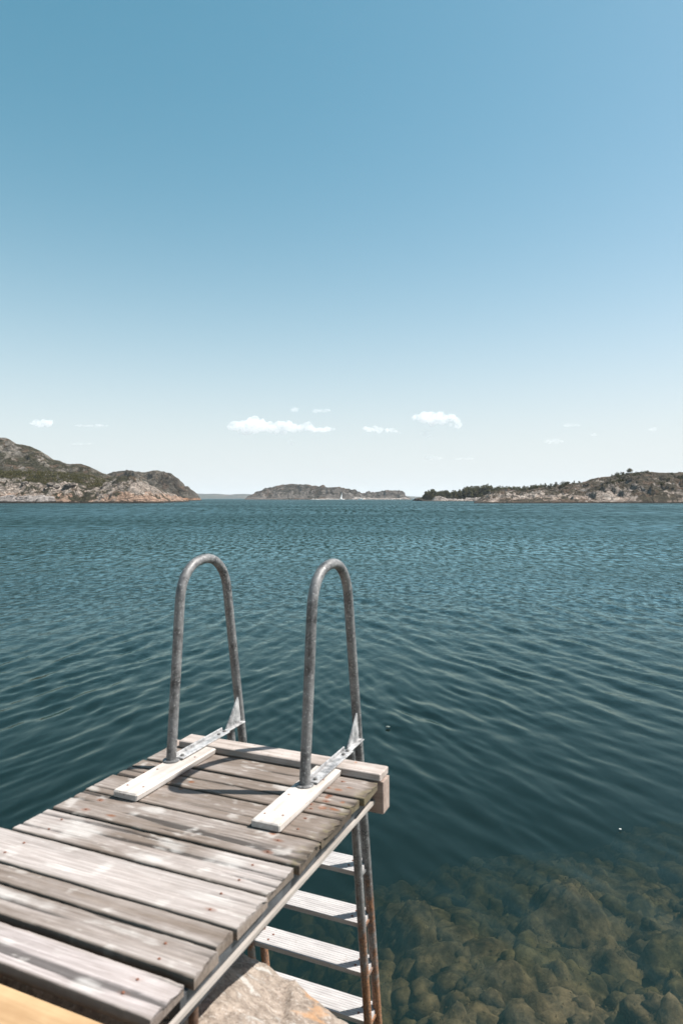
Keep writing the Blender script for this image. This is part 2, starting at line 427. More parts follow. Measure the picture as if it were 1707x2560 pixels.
def shore_height(t, s):
    se = 1.775+(-.70-t)*.22+.05*fbm(t*3, s*.6, 3, 2)
    top = 1.185-.47*(s-1.28)-.30*np.maximum(0, t+1.05)+.04*np.maximum(0, 1.0-s)
    top = np.where(s < 1.19, 1.242-1.1*np.maximum(0, np.minimum(.16, 1.19-s)), top)
    over = np.maximum(0, s-se+.06)
    z = top-1.0*over-4.5*np.maximum(0, over-.07)**1.25
    z = z+.030*fbm(t*4, s*4, 5, 6)+.018*(ridged(t*7, s*7, 4, 12)-.6)+.006*fbm(t*30, s*30, 3, 9)
    b, e = blocks(t*3.1+.4*fbm(t*2, s*2, 2, 5), s*3.1, 3, .5)
    z = z+.022*(b-.5)*sstep(.0, .14, e)-.004*(1-sstep(0, .04, e))
    return z

def build_shore():
    t = np.concatenate([np.linspace(-9, -2.4, 70), np.linspace(-2.37, .2, 250), np.linspace(.25, 7, 70)])
    s = np.concatenate([np.linspace(-7, .8, 70), np.linspace(.82, 2.15, 150), np.linspace(2.17, 3.2, 50)])
    S, T = np.meshgrid(s, t, indexing='ij'); Z = shore_height(T, S)
    Z = np.minimum(Z, 1.28)+np.maximum(0, -S-.4)*.3
    Z = Z+np.maximum(0, T-1.0)*-.12+.10*fbm(T*.8, S*.8, 3, 14)*sstep(.0, 1.2, np.abs(T+.95)-.6)
    c, sn = math.cos(ANG), math.sin(ANG)
    V = np.stack([T*c+S*sn, -T*sn+S*c, np.maximum(Z, -2.6)], -1).reshape(-1, 3)
    a, b = S.shape; i = np.arange(a-1)[:, None]*b+np.arange(b-1)[None, :]
    F = np.stack([i, i+1, i+b+1, i+b], -1).reshape(-1, 4)
    tag(mesh_obj('rocky_shore', V, F, M_NROCK), kind='structure')
build_shore()

def shelf_depth(X, Y):
    n = fbm(X*.7, Y*.7, 3, 61)
    out = np.maximum(0, Y-3.2-.28*X+.6*n)                  # the bed falls away outward and towards the ladder
    side = np.maximum(0, .55-X-.10*(Y-4)+.5*fbm(X*.9, Y*.9, 3, 71))
    return np.maximum(-.46-.27*out**1.22-.55*side**1.2, -3.4)

def build_seabed():
    x = np.concatenate([-np.geomspace(9000, 8, 30), np.linspace(-7.5, 12, 200), np.geomspace(12.5, 9000, 30)])
    y = np.concatenate([-np.geomspace(9000, 4, 24), np.linspace(-3.8, 16, 200), np.geomspace(16.5, 9000, 34)])
    Y, X = np.meshgrid(y, x, indexing='ij')
    far = sstep(8, 60, np.hypot(X, Y))
    Z = shelf_depth(X, Y)-.12+.18*fbm(X*.9, Y*.9, 4, 23)
    Z = Z*(1-far)-5.5*far
    V = np.stack([X, Y, Z], -1).reshape(-1, 3); a, b = X.shape
    i = np.arange(a-1)[:, None]*b+np.arange(b-1)[None, :]
    F = np.stack([i, i+1, i+b+1, i+b], -1).reshape(-1, 4)
    tag(mesh_obj('seabed', V, F, M_BED), kind='structure')
build_seabed()

def ico(sub):
    import bmesh
    bm = bmesh.new(); bmesh.ops.create_icosphere(bm, subdivisions=sub, radius=1)
    V = np.array([v.co[:] for v in bm.verts]); F = np.array([[v.index for v in f.verts] for f in bm.faces]); bm.free(); return V, F
ICO2 = ico(2); ICO3 = ico(3)

def build_weed():
    rng = np.random.default_rng(3); Vs = []; Fs = []; n0 = 0
    bv, bf = ICO2
    var = []                                             # puffy cauliflower tufts
    for k in range(14):
        o = rng.uniform(0, 50, 3); d = 0
        for f, am in ((1.5, .42), (3.2, .26), (6.5, .13)):
            d = d+am*(np.abs(vnoise(bv[:, 0]*f+o[0]+bv[:, 2]*f*.6, bv[:, 1]*f+o[1]-bv[:, 2]*f*.5, k)*2-1)+np.abs(vnoise(bv[:, 2]*f+o[2], bv[:, 0]*f*.7+bv[:, 1]*f*.7+o[0], k+50)*2-1)-.8)
        var.append(bv*(1+d[:, None]))
    # the felted bed itself
    xs = np.arange(-1.8, 8.6, .032); ys = np.arange(2.1, 10.2, .032); GY, GX = np.meshgrid(ys, xs, indexing='ij')
    bil = lambda f, sd: np.abs(vnoise(GX*f+.3*fbm(GX*3, GY*3, 2, sd), GY*f, sd)*2-1)
    GZ = shelf_depth(GX, GY)+.26*(vnoise(GX*1.7, GY*1.7, 17)-.45)+.15*bil(3.4, 5)+.09*bil(7.5, 6)+.04*bil(15, 7)+.012*fbm(GX*40, GY*40, 2, 8)-.06
    GZ = np.minimum(GZ, -.09)
    a_, b_ = GX.shape; ii = np.arange(a_-1)[:, None]*b_+np.arange(b_-1)[None, :]
    Q = np.stack([ii, ii+1, ii+b_+1, ii+b_], -1).reshape(-1, 4); Q = Q[GZ.reshape(-1)[Q].min(1) > -2.1]
    Vs.append(np.stack([GX, GY, GZ], -1).reshape(-1, 3)); Fs.append(np.concatenate([Q[:, [0, 1, 2]], Q[:, [0, 2, 3]]])); n0 = a_*b_
    for k in range(9000):
        x = rng.uniform(-1.8, 8.5); y = rng.uniform(2.2, 10.0)
        z = float(shelf_depth(np.array([x]), np.array([y]))[0])
        if z < -2.2: continue
        dens = float(vnoise(np.array([x*1.1]), np.array([y*1.1]), 91)[0])
        if rng.uniform() > .30+.9*dens: continue
        r = rng.uniform(.04, .115)*(.7+.6*dens)
        P = var[rng.integers(14)]*np.array([r*rng.uniform(.9, 1.5), r*rng.uniform(.9, 1.3), r*rng.uniform(.6, 1.)])
        a = rng.uniform(0, 6.28); P = np.stack([P[:, 0]*math.cos(a)-P[:, 1]*math.sin(a), P[:, 0]*math.sin(a)+P[:, 1]*math.cos(a), P[:, 2]], -1)
        mound = .26*(float(vnoise(np.array([x*1.7]), np.array([y*1.7]), 17)[0])-.45)
        zz = min(z+mound+rng.uniform(-.06, .05), -.10-P[:, 2].max())
        P = P+np.array([x, y, zz])
        Vs.append(P); Fs.append(bf+n0); n0 += len(P)
    # ragged fronds standing off the tufts
    A = np.concatenate(Vs); A = A[(A[:, 2] > -1.7) & (A[:, 1] < 8.5)]
    P = A[rng.integers(len(A), size=60000)]+rng.normal(size=(60000, 3))*np.array([.016, .016, .012])+np.array([0, 0, .012])
    P = P[P[:, 2] < -.06]; n = len(P)
    d1 = rng.normal(size=(n, 3)); d1 /= np.linalg.norm(d1, axis=1)[:, None]; d2 = np.cross(d1, rng.normal(size=(n, 3))); d2 /= np.linalg.norm(d2, axis=1)[:, None]
    L = rng.uniform(.005, .012, n)[:, None]
    Vs.append(np.stack([P-d1*L, P+d2*L*.5, P+d1*L, P-d2*L*.5], 1).reshape(-1, 3))
    q4 = np.arange(4*n).reshape(-1, 4)+n0
    Fs.append(np.concatenate([q4[:, [0, 1, 2]], q4[:, [0, 2, 3]]]))
    tag(mesh_obj('seaweed', np.concatenate(Vs), np.concatenate(Fs), M_WEED), 'brown seaweed clumps on the shallow bed right of the ladder', 'seaweed', kind='stuff')
build_weed()

# small pale specks drifting on the water
def jelly(name, x, y, r, label, m=M_FOAM):
    v, f = ICO2; P = v*np.array([r*1.2, r, r*.45]); P[:, 2] += .012
    P = P*(1+.2*fbm(v[:, 0]*2, v[:, 1]*2+v[:, 2], 2, 4)[:, None])
    tag(mesh_obj(name, P, f, m, loc=(x, y, .0)), label, 'foam')
jelly('foam_fleck', .472, 6.941, .020, 'dull pale round fleck on dark water right of the right handrail', M_JELLY)
jelly('foam_fleck', 1.967, 4.781, .008, 'tiny bright white fleck on the water above the seaweed')

# ------------------------------------------------------------------ jetty
TL, TR_ = -1.722, -.838
JROOT = (wpt(-1.28, 1.70, 1.0))
jetty = empty('jetty', JROOT, -ANG)
tag(jetty, 'weathered grey plank jetty running out over the water from the rocks', 'jetty')
JO = (-1.28, 1.70, 1.0)

def grain(x, y, sx, sy, seed, o=4): return fbm(x*sx, y*sy, o, seed)

PL = [  # s0, s1, tone (0 pale .. 1 brown), left end, right end, lift
    (1.041, 1.146, .10, -2.05, -.846, 0), (1.170, 1.262, .34, -2.05, -.842, -.001), (1.268, 1.333, .45, -2.05, -.850, .001),
    (1.340, 1.480, .10, -1.95, -.842, .001), (1.490, 1.630, .30, -1.728, -.842, 0), (1.641, 1.782, .80, -1.724, -.836, .001),
    (1.791, 1.930, .92, -1.730, -.834, 0), (1.938, 2.012, .95, -1.722, -.832, .001), (2.018, 2.086, .92, -1.724, -.836, 0),
    (2.098, 2.236, .85, -1.718, -.825, .001)]
NAILS = []
def build_deck():
    Vs = []; Cs = []; Fl = []; n0 = 0
    rng = np.random.default_rng(8)
    for q, (s0, s1, tone, t0, t1, lift) in enumerate(PL):
        w = s1-s0; th = .027; rd = .0045
        ny = max(10, int(w/.004))
        top = [(s0+rd+(w-2*rd)*i/ny, 0.) for i in range(ny+1)]
        sec = [(s0, -rd), (s0+rd*.3, -rd*.3)]+top+[(s1-rd*.3, -rd*.3), (s1, -rd), (s1, -th*.5), (s1, -th), (s0, -th), (s0, -th*.5)]
        sec = np.array(sec); ns = len(sec)
        xs = np.linspace(t0, t1, int((t1-t0)/.0055)); nx = len(xs)
        X = np.broadcast_to(xs[:, None], (nx, ns)).copy(); Y = np.broadcast_to(sec[None, :, 0], (nx, ns)).copy(); Zr = np.broadcast_to(sec[None, :, 1], (nx, ns)).copy()
        # ragged edges and end
        e = (X-t0)/(t1-t0)
        Y += .0022*fbm(X*5+q*9, X*0+q, 4, 3)+.0012*fbm(X*40, Y*3, 2, 7)
        X += .011*fbm(Y*60+q*3, Y*0+1.5, 3, 5)*(e > .5)*sstep(.97, 1, e)
        top_m = Zr > -rd*.6
        cup = -.0014*(1-((Y-s0)/w*2-1)**2)
        gr = grain(X, Y+q*2.7, 3.2, 85, 31+q, 4)
        crack = sstep(.26, .42, grain(X, Y+q*1.3, 1.7, 48, 77+q, 3))
        wear = sstep(.93, 1.0, e)*np.clip(fbm(X*20, Y*45, 3, 19)+.1, 0, 1)*(.005 if tone > .5 else .002)
        Z = DECK+lift+Zr+top_m*(cup+.0007*gr-.0026*crack-wear)
        # tones
        blot = fbm(X*4.2+q*5, Y*15+q, 5, 51+q); fine = fbm(X*26, Y*70+q*4, 4, 60+q)
        k = np.clip(tone+.75*blot*(.55 if tone > .5 else 1.)+.22*fine, 0, 1)
        if q == 4:                      # pale ends, brown middle with bleached patches
            mid = np.exp(-((X+1.33)/.23)**2)
            k = np.clip(.02+.92*mid+.75*blot*mid+.15*blot+.15*fine, 0, 1)
        if q == 3:
            k = np.clip(.06+.25*blot+.12*fine, 0, 1)
        if q in (1, 2):
            k = np.clip(tone+.85*grain(X, Y, 1.3, 26, 90+q, 4)+.2*fine, 0, 1)
        k = k[..., None]
        pale = np.array([.325, .297, .283]); brown = np.array([.150, .122, .102])
        if q == 0: pale = np.array([.335, .302, .295])
        c = pale*(1-k)+brown*k
        c = c*(1-.72*crack[..., None])
        c = c*(1+.16*gr[..., None])
        # bird lime and salt spots
        sp = sstep(.40, .66, fbm(X*13+q*8, Y*17, 4, 101+q))*(.55 if tone > .25 else .5)
        sp = np.maximum(sp, sstep(.42, .62, fbm(X*16, Y*75+q*3, 4, 131))*.45)
        c = c*(1-sp[..., None])+np.array([.44, .425, .405])*sp[..., None]
        # dark edges and end grain
        edge = np.minimum(Y-s0, s1-Y); ed = (1-sstep(0, .010, edge+.003*fine))*.42
        endd = sstep(.955, .995, e+.015*fine)*(.55 if tone > .5 else .12)
        c = c*(1-np.maximum(ed, endd)[..., None]*np.array([.85, .9, 1.]))
        lichen = sstep(.93, .99, e+.03*blot)*(tone > .5)*sstep(.0, .4, fbm(X*40, Y*60, 3, 8))*.5
        c = c*(1-lichen[..., None])+np.array([.16, .14, .075])*lichen[..., None]
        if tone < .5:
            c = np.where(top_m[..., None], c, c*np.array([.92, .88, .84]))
        # rust bleeding round the nails
        if q != 2:
            for tx in ((-.955 if q % 2 else -.94), -1.625):
                for fy in (.26, .74):
                    nx_, ny_ = tx+rng.uniform(-.014, .014), s0+w*fy+rng.uniform(-.008, .008)
                    NAILS.append((nx_, ny_, DECK+lift))
                    amt = rng.uniform(.25, 1) if tone > .5 else rng.uniform(.0, .45)
                    d = np.hypot((X-nx_)*rng.uniform(.5, .8), Y-ny_)
                    rr = rng.uniform(.007, .014)
                    rm = (1-sstep(rr*.4, rr, d+.006*fine))*amt
                    c = c*(1-rm[..., None])+np.array([.16, .062, .03])*rm[..., None]
        for (rx, ry, rl, rw) in RUSTS:
            d = np.hypot((X-rx)/rl, (Y-ry)/rw)+.45*fbm(X*60, Y*60, 3, 55)
            rm = (1-sstep(.35, 1.05, d))*.9
            c = c*(1-rm[..., None])+np.array([.17, .066, .028])*rm[..., None]
        for (rx, ry, rl, rw) in LIME:
            d = np.hypot((X-rx)/rl, (Y-ry)/rw)+.7*fbm(X*22, Y*40, 4, 57)
            rm = (1-sstep(.2, 1.25, d))*.55
            c = c*(1-rm[..., None])+np.array([.46, .45, .435])*rm[..., None]
        V = np.stack([X, Y, Z], -1).reshape(-1, 3); Vs.append(V); Cs.append(np.clip(c, 0, 1).reshape(-1, 3))
        i = np.arange(nx-1)[:, None]*ns+np.arange(ns)[None, :]; j = np.arange(nx-1)[:, None]*ns+(np.arange(ns)[None, :]+1) % ns
        Fl += [tuple(f) for f in (np.stack([i, i+ns, j+ns, j], -1).reshape(-1, 4)+n0).tolist()]
        # closed ends: own verts so that the end grain shades flat
        for xi, flip in ((0, False), (nx-1, True)):
            m0 = n0+len(V)+(0 if xi == 0 else ns)
            Vs.append(V[xi*ns:(xi+1)*ns]); ec = c[xi].reshape(-1, 3)*.9
            Cs.append(np.clip(ec, 0, 1)); r_ = list(range(m0, m0+ns)); Fl.append(tuple(r_ if flip is False else r_[::-1]))
        n0 += len(V)+2*ns
    V = np.concatenate(Vs)-np.array(JO)
    o = mesh_obj('deck', V, Fl, M_DECK, jetty, True, np.concatenate(Cs))
    return o
# broad rust marks and bird lime seen on the boards (t, s, half length, half width)
RUSTS = [(-1.51, 1.672, .022, .012), (-.925, 1.985, .020, .018), (-.885, 1.99, .022, .009), (-.93, 2.13, .018, .010), (-.90, 2.16, .016, .008),
         (-1.43, 1.92, .018, .010), (-1.43, 1.985, .02, .008), (-.985, 1.77, .018, .007), (-.94, 2.06, .012, .014), (-.88, 2.05, .012, .012)]
LIME = [(-1.40, 1.755, .055, .022), (-1.31, 1.43, .022, .035), (-1.40, 1.38, .085, .014), (-1.19, 1.685, .016, .012), (-1.085, 2.075, .06, .020),
        (-1.03, 1.065, .05, .020), (-1.22, 1.60, .05, .03), (-1.23, 1.52, .09, .025), (-.98, 1.42, .09, .018), (-1.29, 1.10, .02, .012),
        (-1.10, 1.235, .10, .012), (-1.45, 1.24, .14, .018), (-.93, 2.00, .014, .018), (-1.55, 1.56, .10, .05), (-1.02, 1.58, .06, .035)]
build_deck()
for i, (a, b, c) in enumerate(NAILS):
    m = MB(); m.disc((a, b, c-.0012), .0036, .002, 12)
    m.build('nail_head', M_RUST, jetty, JO)

def board(name, x0, x1, y0, y1, z0, z1, mat, bev=.004, parent=jetty, off=JO, jag=0.0015, sk=(0, 0)):
    """a sawn board: bevelled, slightly warped; sk slides the far end sideways/up"""
    m = MB(); 
    nx = max(2, int((x1-x0)/.05)); ny = max(2, int((y1-y0)/.05))
    m.box(x0, x1, y0, y1, z0, z1, bev)
    vs = []
    for v in m.v:
        f = (v[1]-y0)/(y1-y0)
        vs.append((v[0]+sk[0]*f+random.uniform(-jag, jag), v[1]+random.uniform(-jag, jag), v[2]+sk[1]*f+random.uniform(-jag, jag)*.3))
    m.v = vs
    return m.build(name, mat, parent, off)

board('mounting_board', -1.066, -.966, 1.778, 2.238, DECK+.001, DECK+.0255, M_BOARD)
board('mounting_board', -1.597, -1.497, 1.776, 2.238, DECK+.001, DECK+.0255, M_BOARD)
for bd_, (bx_, by_) in zip([o for o in jetty.children if o.name.startswith('mounting_board')], ((-1.016, 1.778), (-1.547, 1.776))):
    for dx_, dy_ in ((-.03, .05), (.028, .06), (-.026, .20), (.03, .35), (-.012, .36)):
        m = MB(); m.disc((bx_+dx_, by_+dy_, DECK+.0247), .0042, .0016, 10); m.build('screw_head', M_RUST, bd_, JO)
board('cap_board', -1.676, -.818, 2.241, 2.325, DECK+.002, DECK+.029, M_CAP, .003)
board('end_beam', -1.74, -.810, 2.252, 2.318, 1.234, DECK-.001, M_BEAM, .0015)
# stringers under the planks: a steel web coloured dark for shade, with a thin pale ledge along its foot
for sgn, te in ((1, -.841), (-1, -1.719)):
    m = MB(); w = te-sgn*.011
    m.box(min(w, w-sgn*.03), max(w, w-sgn*.03), 1.14, 2.249, 1.264, DECK-.0285)
    st = m.build('stringer', M_WEB, jetty, JO)
    m = MB(); a0, a1 = te, w+sgn*.001
    vs = []
    for y, zb, zt in ((1.09, 1.287, 1.297), (2.249, 1.268, 1.281)): vs += [(a0, y, zb), (a1, y, zb), (a1, y, zt), (a0, y, zt)]
    f = [(0, 1, 2, 3), (7, 6, 5, 4), (0, 4, 5, 1), (1, 5, 6, 2), (2, 6, 7, 3), (3, 7, 4, 0)]
    m.add(vs, f if sgn > 0 else [g[::-1] for g in f])
    m.build('ledge', M_STEEL, st, JO)
m = MB(); m.box(-1.30, -1.26, 1.15, 2.249, 1.25, DECK-.030); m.build('stringer', M_WEB, jetty, JO)
# rusty rod pinning the stringer to the rock
m = MB(); m.tube([(-.872, 1.215, 1.08), (-.871, 1.212, 1.2), (-.868, 1.205, 1.318)], .011, 12); m.build('support_rod', M_ROD, jetty, JO)
m = MB(); m.tube([(-1.69, 1.235, 1.0), (-1.69, 1.23, 1.26)], .012, 12); m.build('support_rod', M_ROD, jetty, JO)

# honey-brown landing behind the jetty
landing = empty('landing', wpt(-1.4, .75, 1.2), -ANG)
tag(landing, 'honey-brown oiled wooden landing at the near end of the grey jetty', 'landing')
LO = (-1.4, .75, 1.2)
m = MB()
for a, b in ((.862, 1.008), (.715, .859), (.568, .712)):
    m.box(-2.5, -.35, a, b, 1.312, 1.340, .003)
m.build('deck', M_HONEY, landing, LO)
m = MB(); m.box(-2.4, -2.33, .57, 1.0, 1.22, 1.311); m.build('joist', M_HONEY, landing, LO)
m = MB(); m.box(-.52, -.45, .57, 1.0, 1.22, 1.311); m.build('joist', M_HONEY, landing, LO)
for x, y in ((-.93, .925), (-1.9, .93)):
    m = MB(); m.disc((x, y, 1.3395), .004, .002, 12); m.build('screw_head', M_BOLT, landing, LO)

# ------------------------------------------------------------------ bathing ladder
BASE = (-1.30, 2.75, -.5)
ladder = empty('bathing_ladder', wpt(*BASE), -ANG)
tag(ladder, 'galvanised steel bathing ladder with two tall looped handrails on the jetty end', 'ladder')
def catmull(P, n=10):
    P = [np.array(p, float) for p in P]; P = [2*P[0]-P[1]]+P+[2*P[-1]-P[-2]]; out = []
    for i in range(1, len(P)-2):
        for k in range(n):
            u = k/n; a, b, c, d = P[i-1:i+3]
            out.append(.5*(2*b+(c-a)*u+(2*a-5*b+4*c-d)*u*u+(3*b-a-3*c+d)*u**3))
    out.append(P[-2]); return out
LOOP = [(2.062, 1.379), (2.076, 1.52), (2.090, 1.66), (2.104, 1.80), (2.116, 1.93), (2.127, 2.00), (2.152, 2.052), (2.195, 2.088), (2.245, 2.105), (2.300, 2.109),
        (2.352, 2.096), (2.395, 2.066), (2.425, 2.025), (2.442, 1.975), (2.462, 1.86), (2.497, 1.66), (2.536, 1.44), (2.575, 1.22), (2.645, .82), (2.72, .40), (2.79, .0), (2.88, -.5)]
TREADZ = [.825, .590, .357, .123, -.11]
def near_s(z): return 2.466+(1.36-z)*.158
def far_s(z): return 2.552+(1.36-z)*.176
for tx in (-1.577, -1.025):
    m = MB(); m.tube([(tx, s, z) for s, z in catmull(LOOP, 6)], .0185, 24); m.build('handrail', M_GALV, ladder, BASE)
    m = MB(); m.tube([(tx, near_s(z), z) for z in np.linspace(1.378, -.5, 14)], .0175, 20); m.build('stile', M_GALV, ladder, BASE)
    m = MB(); m.disc((tx, 2.062, 1.3755), .031, .006, 24); m.build('base_flange', M_GALV, ladder, BASE)
    # flat channel bar from post to stile, with a turned-up edge
    m = MB()
    m.box(tx+.004, tx+.040, 2.080, 2.40, 1.3795, 1.3845, .001); m.box(tx-.002, tx+.0035, 2.080, 2.40, 1.3795, 1.395, .001)
    m.box(tx+.010, tx+.032, 2.40, 2.535, 1.3798, 1.3848, .001)
    m.build('foot_bar', M_BAR, ladder, BASE)
    # triangular gusset welded between bar and stile
    m = MB(); h = .003; g = [(2.418, 1.3855), (2.545, 1.3855), (2.532, 1.408), (2.533, 1.440), (2.522, 1.488), (2.508, 1.494)]
    x0, x1 = tx+.006, tx+.011
    vs = [(x0, a, b) for a, b in g]+[(x1, a, b) for a, b in g]; n = len(g)
    m.add(vs, [tuple(range(n-1, -1, -1)), tuple(range(n, 2*n))]+[(i, (i+1) % n, n+(i+1) % n, n+i) for i in range(n)])
    m.build('gusset', M_BAR, ladder, BASE)
    for sy in (2.10, 2.345, 2.385):
        m = MB(); m.disc((tx+.022, sy, 1.384), .0075, .006, 6); m.build('bolt', M_BOLT, ladder, BASE)
for z in TREADZ:
    y0 = near_s(z)+.006; y1 = far_s(z)+.022
    m = MB(); nG = 9; xs0, xs1 = -1.575, -1.027
    # grooved top: ridges run along the step
    prof = [(y0, z-.019), (y0, z-.001)]
    st = (y1-y0)/nG
    for i in range(nG):
        a = y0+i*st
        prof += [(a+st*.14, z), (a+st*.72, z), (a+st*.80, z-.0016), (a+st*.95, z-.0016)]
    prof += [(y1, z-.001), (y1, z-.019)]
    n = len(prof)
    vs = [(xs0, a, b) for a, b in prof]+[(xs1, a, b) for a, b in prof]
    m.add(vs, [tuple(range(n)), tuple(range(2*n-1, n-1, -1))]+[(i, n+i, n+(i+1) % n, (i+1) % n) for i in range(n)])
    tr = m.build('tread', M_TREAD, ladder, BASE)
    for tx in (-1.512, -1.088):
        for yy in (y0+.035, y0+.075):
            m = MB(); m.disc((tx+(yy-y0)*.1, yy, z-.001), .0055, .003, 10); o = m.build('screw_head', M_RUST, tr, BASE)
    # end lugs from stile to stile
    for tx in (-1.577, -1.025):
        m = MB(); m.box(tx-.003, tx+.003, near_s(z)+.012, far_s(z)-.012, z-.032, z-.0195); m.build('lug', M_GALV, ladder, BASE)

# ------------------------------------------------------------------ islands and far shores
CXP, FPX, HOR = 784., 1568., 1144.5
def reg(ox, oy, sc): return lambda pts: [((x/sc+ox)/1.0887, (y/sc+oy)/1.0887) for x, y in pts]
R1 = reg(0, 1080, 3.647); R2 = reg(400, 1160, 3.647); R3 = reg(830, 1160, 3.647); R4 = reg(1180, 1150, 2.975)
def crest_fn(pts, D):
    """surveyed skyline: bearing and elevation angle turned into metres at the ridge's own distance"""
    X = np.array([(x-CXP)/FPX*D for x, y in pts]); Zc = np.array([EYE+(HOR-y)/FPX*D for x, y in pts])
    o = np.argsort(X); X = X[o]; Zc = Zc[o]
    return lambda x: np.interp(x, X, Zc)

def terrain(name, X, Y, Z, mat, label=None):
    V = np.stack([X, Y, Z], -1).reshape(-1, 3); a, b = X.shape
    i = np.arange(a-1)[:, None]*b+np.arange(b-1)[None, :]
    F = np.stack([i, i+1, i+b+1, i+b], -1).reshape(-1, 4)
    zf = Z.reshape(-1)[F].max(1); F = F[zf > -3.5]
    return tag(mesh_obj(name, V, F, mat), kind='structure')

def rocky(X, Y, size, amp, seed, fine=1.0):
    wx = size*.35*fbm(X/size, Y/size, 3, seed+1)
    b, e = blocks((X+wx)/size, (Y+wx)/size*.8, seed, .9)
    b2, e2 = blocks((X-wx)/size*2.6, Y/size*2.3, seed+3, .9)
    r = amp*((b-.5)*sstep(0, .12, e)+.42*(b2-.5)*sstep(0, .16, e2))
    return r+amp*.35*fine*fbm(X/size*5, Y/size*5, 4, seed+7)-amp*.25*(1-sstep(0, .07, e))

ISLANDS = {}
def left_island():
    ridge = crest_fn(R1([(-500, 30), (-250, 20), (0, 58), (60, 62), (110, 75), (148, 110), (200, 119), (270, 132), (370, 175), (440, 215), (490, 250), (545, 255), (600, 280), (640, 291), (740, 292), (800, 318), (870, 350), (950, 385), (1050, 420), (1120, 470), (1250, 560), (1380, 700), (1500, 800)]), 425)
    shelf = crest_fn(R1([(-500, 400), (0, 415), (60, 425), (120, 470), (200, 458), (300, 468), (400, 498), (460, 462), (540, 478), (600, 470), (700, 482), (760, 520), (820, 512), (900, 505), (980, 470), (1040, 425), (1090, 404), (1190, 404), (1250, 440), (1330, 500), (1400, 562), (1470, 618), (1500, 655), (1540, 720)]), 345)
    x = np.arange(-262, -70, .55); y = np.arange(312, 520, .62)
    Y, X = np.meshgrid(y, x, indexing='ij')
    ys = 323+4*fbm(X*.05, X*0+2, 3, 4)
    xr = X*(425/np.clip(Y, 340, 425)); zr = ridge(xr)
    bench = crest_fn(R1([(-500, 372), (0, 368), (100, 372), (300, 374), (600, 382), (800, 402), (900, 430), (1000, 470), (1100, 540), (1300, 640), (1500, 760)]), 376)
    zb = bench(X*(376/np.clip(Y, 346, 376)))
    zsh = shelf(X*(345/np.clip(Y, 325, 345)))
    w = np.clip((Y-376)/(425-376), 0, 1)
    hr = np.where(Y < 376, zsh*.93+(zb-zsh*.93)*sstep(345, 378, Y), zb+(zr-zb)*sstep(-.35, 1, w)**.9*1.0+(zr-zb)*(-.26)*(1-w)*0)
    lo = sstep(-.35, 1, np.zeros(1))[0]**.9
    hr = np.where(Y < 376, hr, zb+(zr-zb)*(sstep(-.35, 1, w)**.9-lo)/(1-lo))
    hr = np.where(Y < 345, -9, hr)
    hr = np.where(Y > 425, zr-(Y-425)*.22, hr)
    hr += rocky(X, Y*.8, 15, 2.8, 5)*sstep(374, 390, Y)*(1-.72*sstep(400, 425, Y))
    xs = X*(345/np.clip(Y, 325, 345)); zs = shelf(xs)
    v = np.clip((Y-ys)/(345-323), 0, 1)
    hs = zs*(.10+.90*v**.8)*sstep(-.15, .10, (Y-ys)/22)
    hs = np.where(Y > 345, zs-(Y-345)*.10, hs)
    amp = 1.7*sstep(-1, 3, zs)
    hs += (rocky(X, Y, 4.6, 1.0, 15)*amp+.5*rocky(X, Y, 10, 1.0, 25)*amp)*sstep(-1., 5, Y-ys)*(1-.6*sstep(352, 362, Y))
    Z = np.maximum(hr, hs)-6*(1-sstep(-6, .5, Y-ys))
    Z = np.where(zs < .3, np.minimum(Z, zs), Z)
    mat = mat_island('left_island_rock', (.095, .084, .066), (.255, .23, .19), (.060, .056, .030), .14, .5, (1.5, 8.5), 1.0, 1.1, .2, (8., 14.))
    terrain('island', X, Y, Z, mat)
    ISLANDS['A'] = (x, y, Z)
left_island()

def hill(name, crest_pts, Dc, Ds, xr, step, mat, front, size, amp, seed, back=.25, depth=90, shore_n=5):
    c = crest_fn(crest_pts, Dc)
    x = np.arange(xr[0], xr[1], step); y = np.arange(Ds-10*step*2, Dc+depth, step*1.15)
    Y, X = np.meshgrid(y, x, indexing='ij')
    ys = Ds+shore_n*fbm(X/40, X*0+seed, 3, seed)
    zc = c(X*(Dc/np.clip(Y, Ds, Dc)))
    w = np.clip((Y-ys)/np.maximum(Dc-ys, 1), 0, 1)
    Z = zc*front(w)
    Z = np.where(Y > Dc, zc-(Y-Dc)*back, Z)
    Z = Z+rocky(X, Y*.85, size, amp, seed)*sstep(.2, .35*size, Z)*sstep(0, .05, w)*(1-.72*sstep(.6, 1., w))
    Z = Z-8*(1-sstep(-8*step, .6, Y-ys))
    terrain(name, X, Y, Z, mat)
    return x, y, Z

def zat(g, X, Y):
    x, y, Z = g; i = int(np.clip(np.searchsorted(y, Y), 0, len(y)-1)); j = int(np.clip(np.searchsorted(x, X), 0, len(x)-1)); return float(Z[i, j])

B_PTS = R1([(700, 520), (900, 420), (980, 392), (1030, 366), (1150, 362), (1290, 374), (1330, 366), (1430, 355), (1500, 360), (1560, 380)])+R2([(60, 78), (110, 100), (160, 130), (190, 180), (215, 206), (260, 208), (290, 250), (312, 300), (322, 322), (345, 360)])
hill('headland', B_PTS, 700, 655, (-300, -112), .85, mat_island('headland_rock', (.085, .072, .056), (.195, .17, .135), (.06, .05, .034), .14, .8, (.5, 4.5), .6, .9),
     lambda w: .05+.95*np.clip(w*1.15, 0, 1)**.62, 13, 5.0, 41, .2, 90, 4)
C_PTS = R2([(760, 330), (785, 312), (800, 297), (870, 262), (940, 240), (1050, 205), (1200, 180), (1300, 190), (1400, 200), (1568, 210)])+R3([(60, 212), (130, 228), (190, 245), (220, 264), (290, 272), (400, 266), (460, 258), (520, 245), (590, 240), (630, 262), (670, 288), (720, 318), (760, 335)])
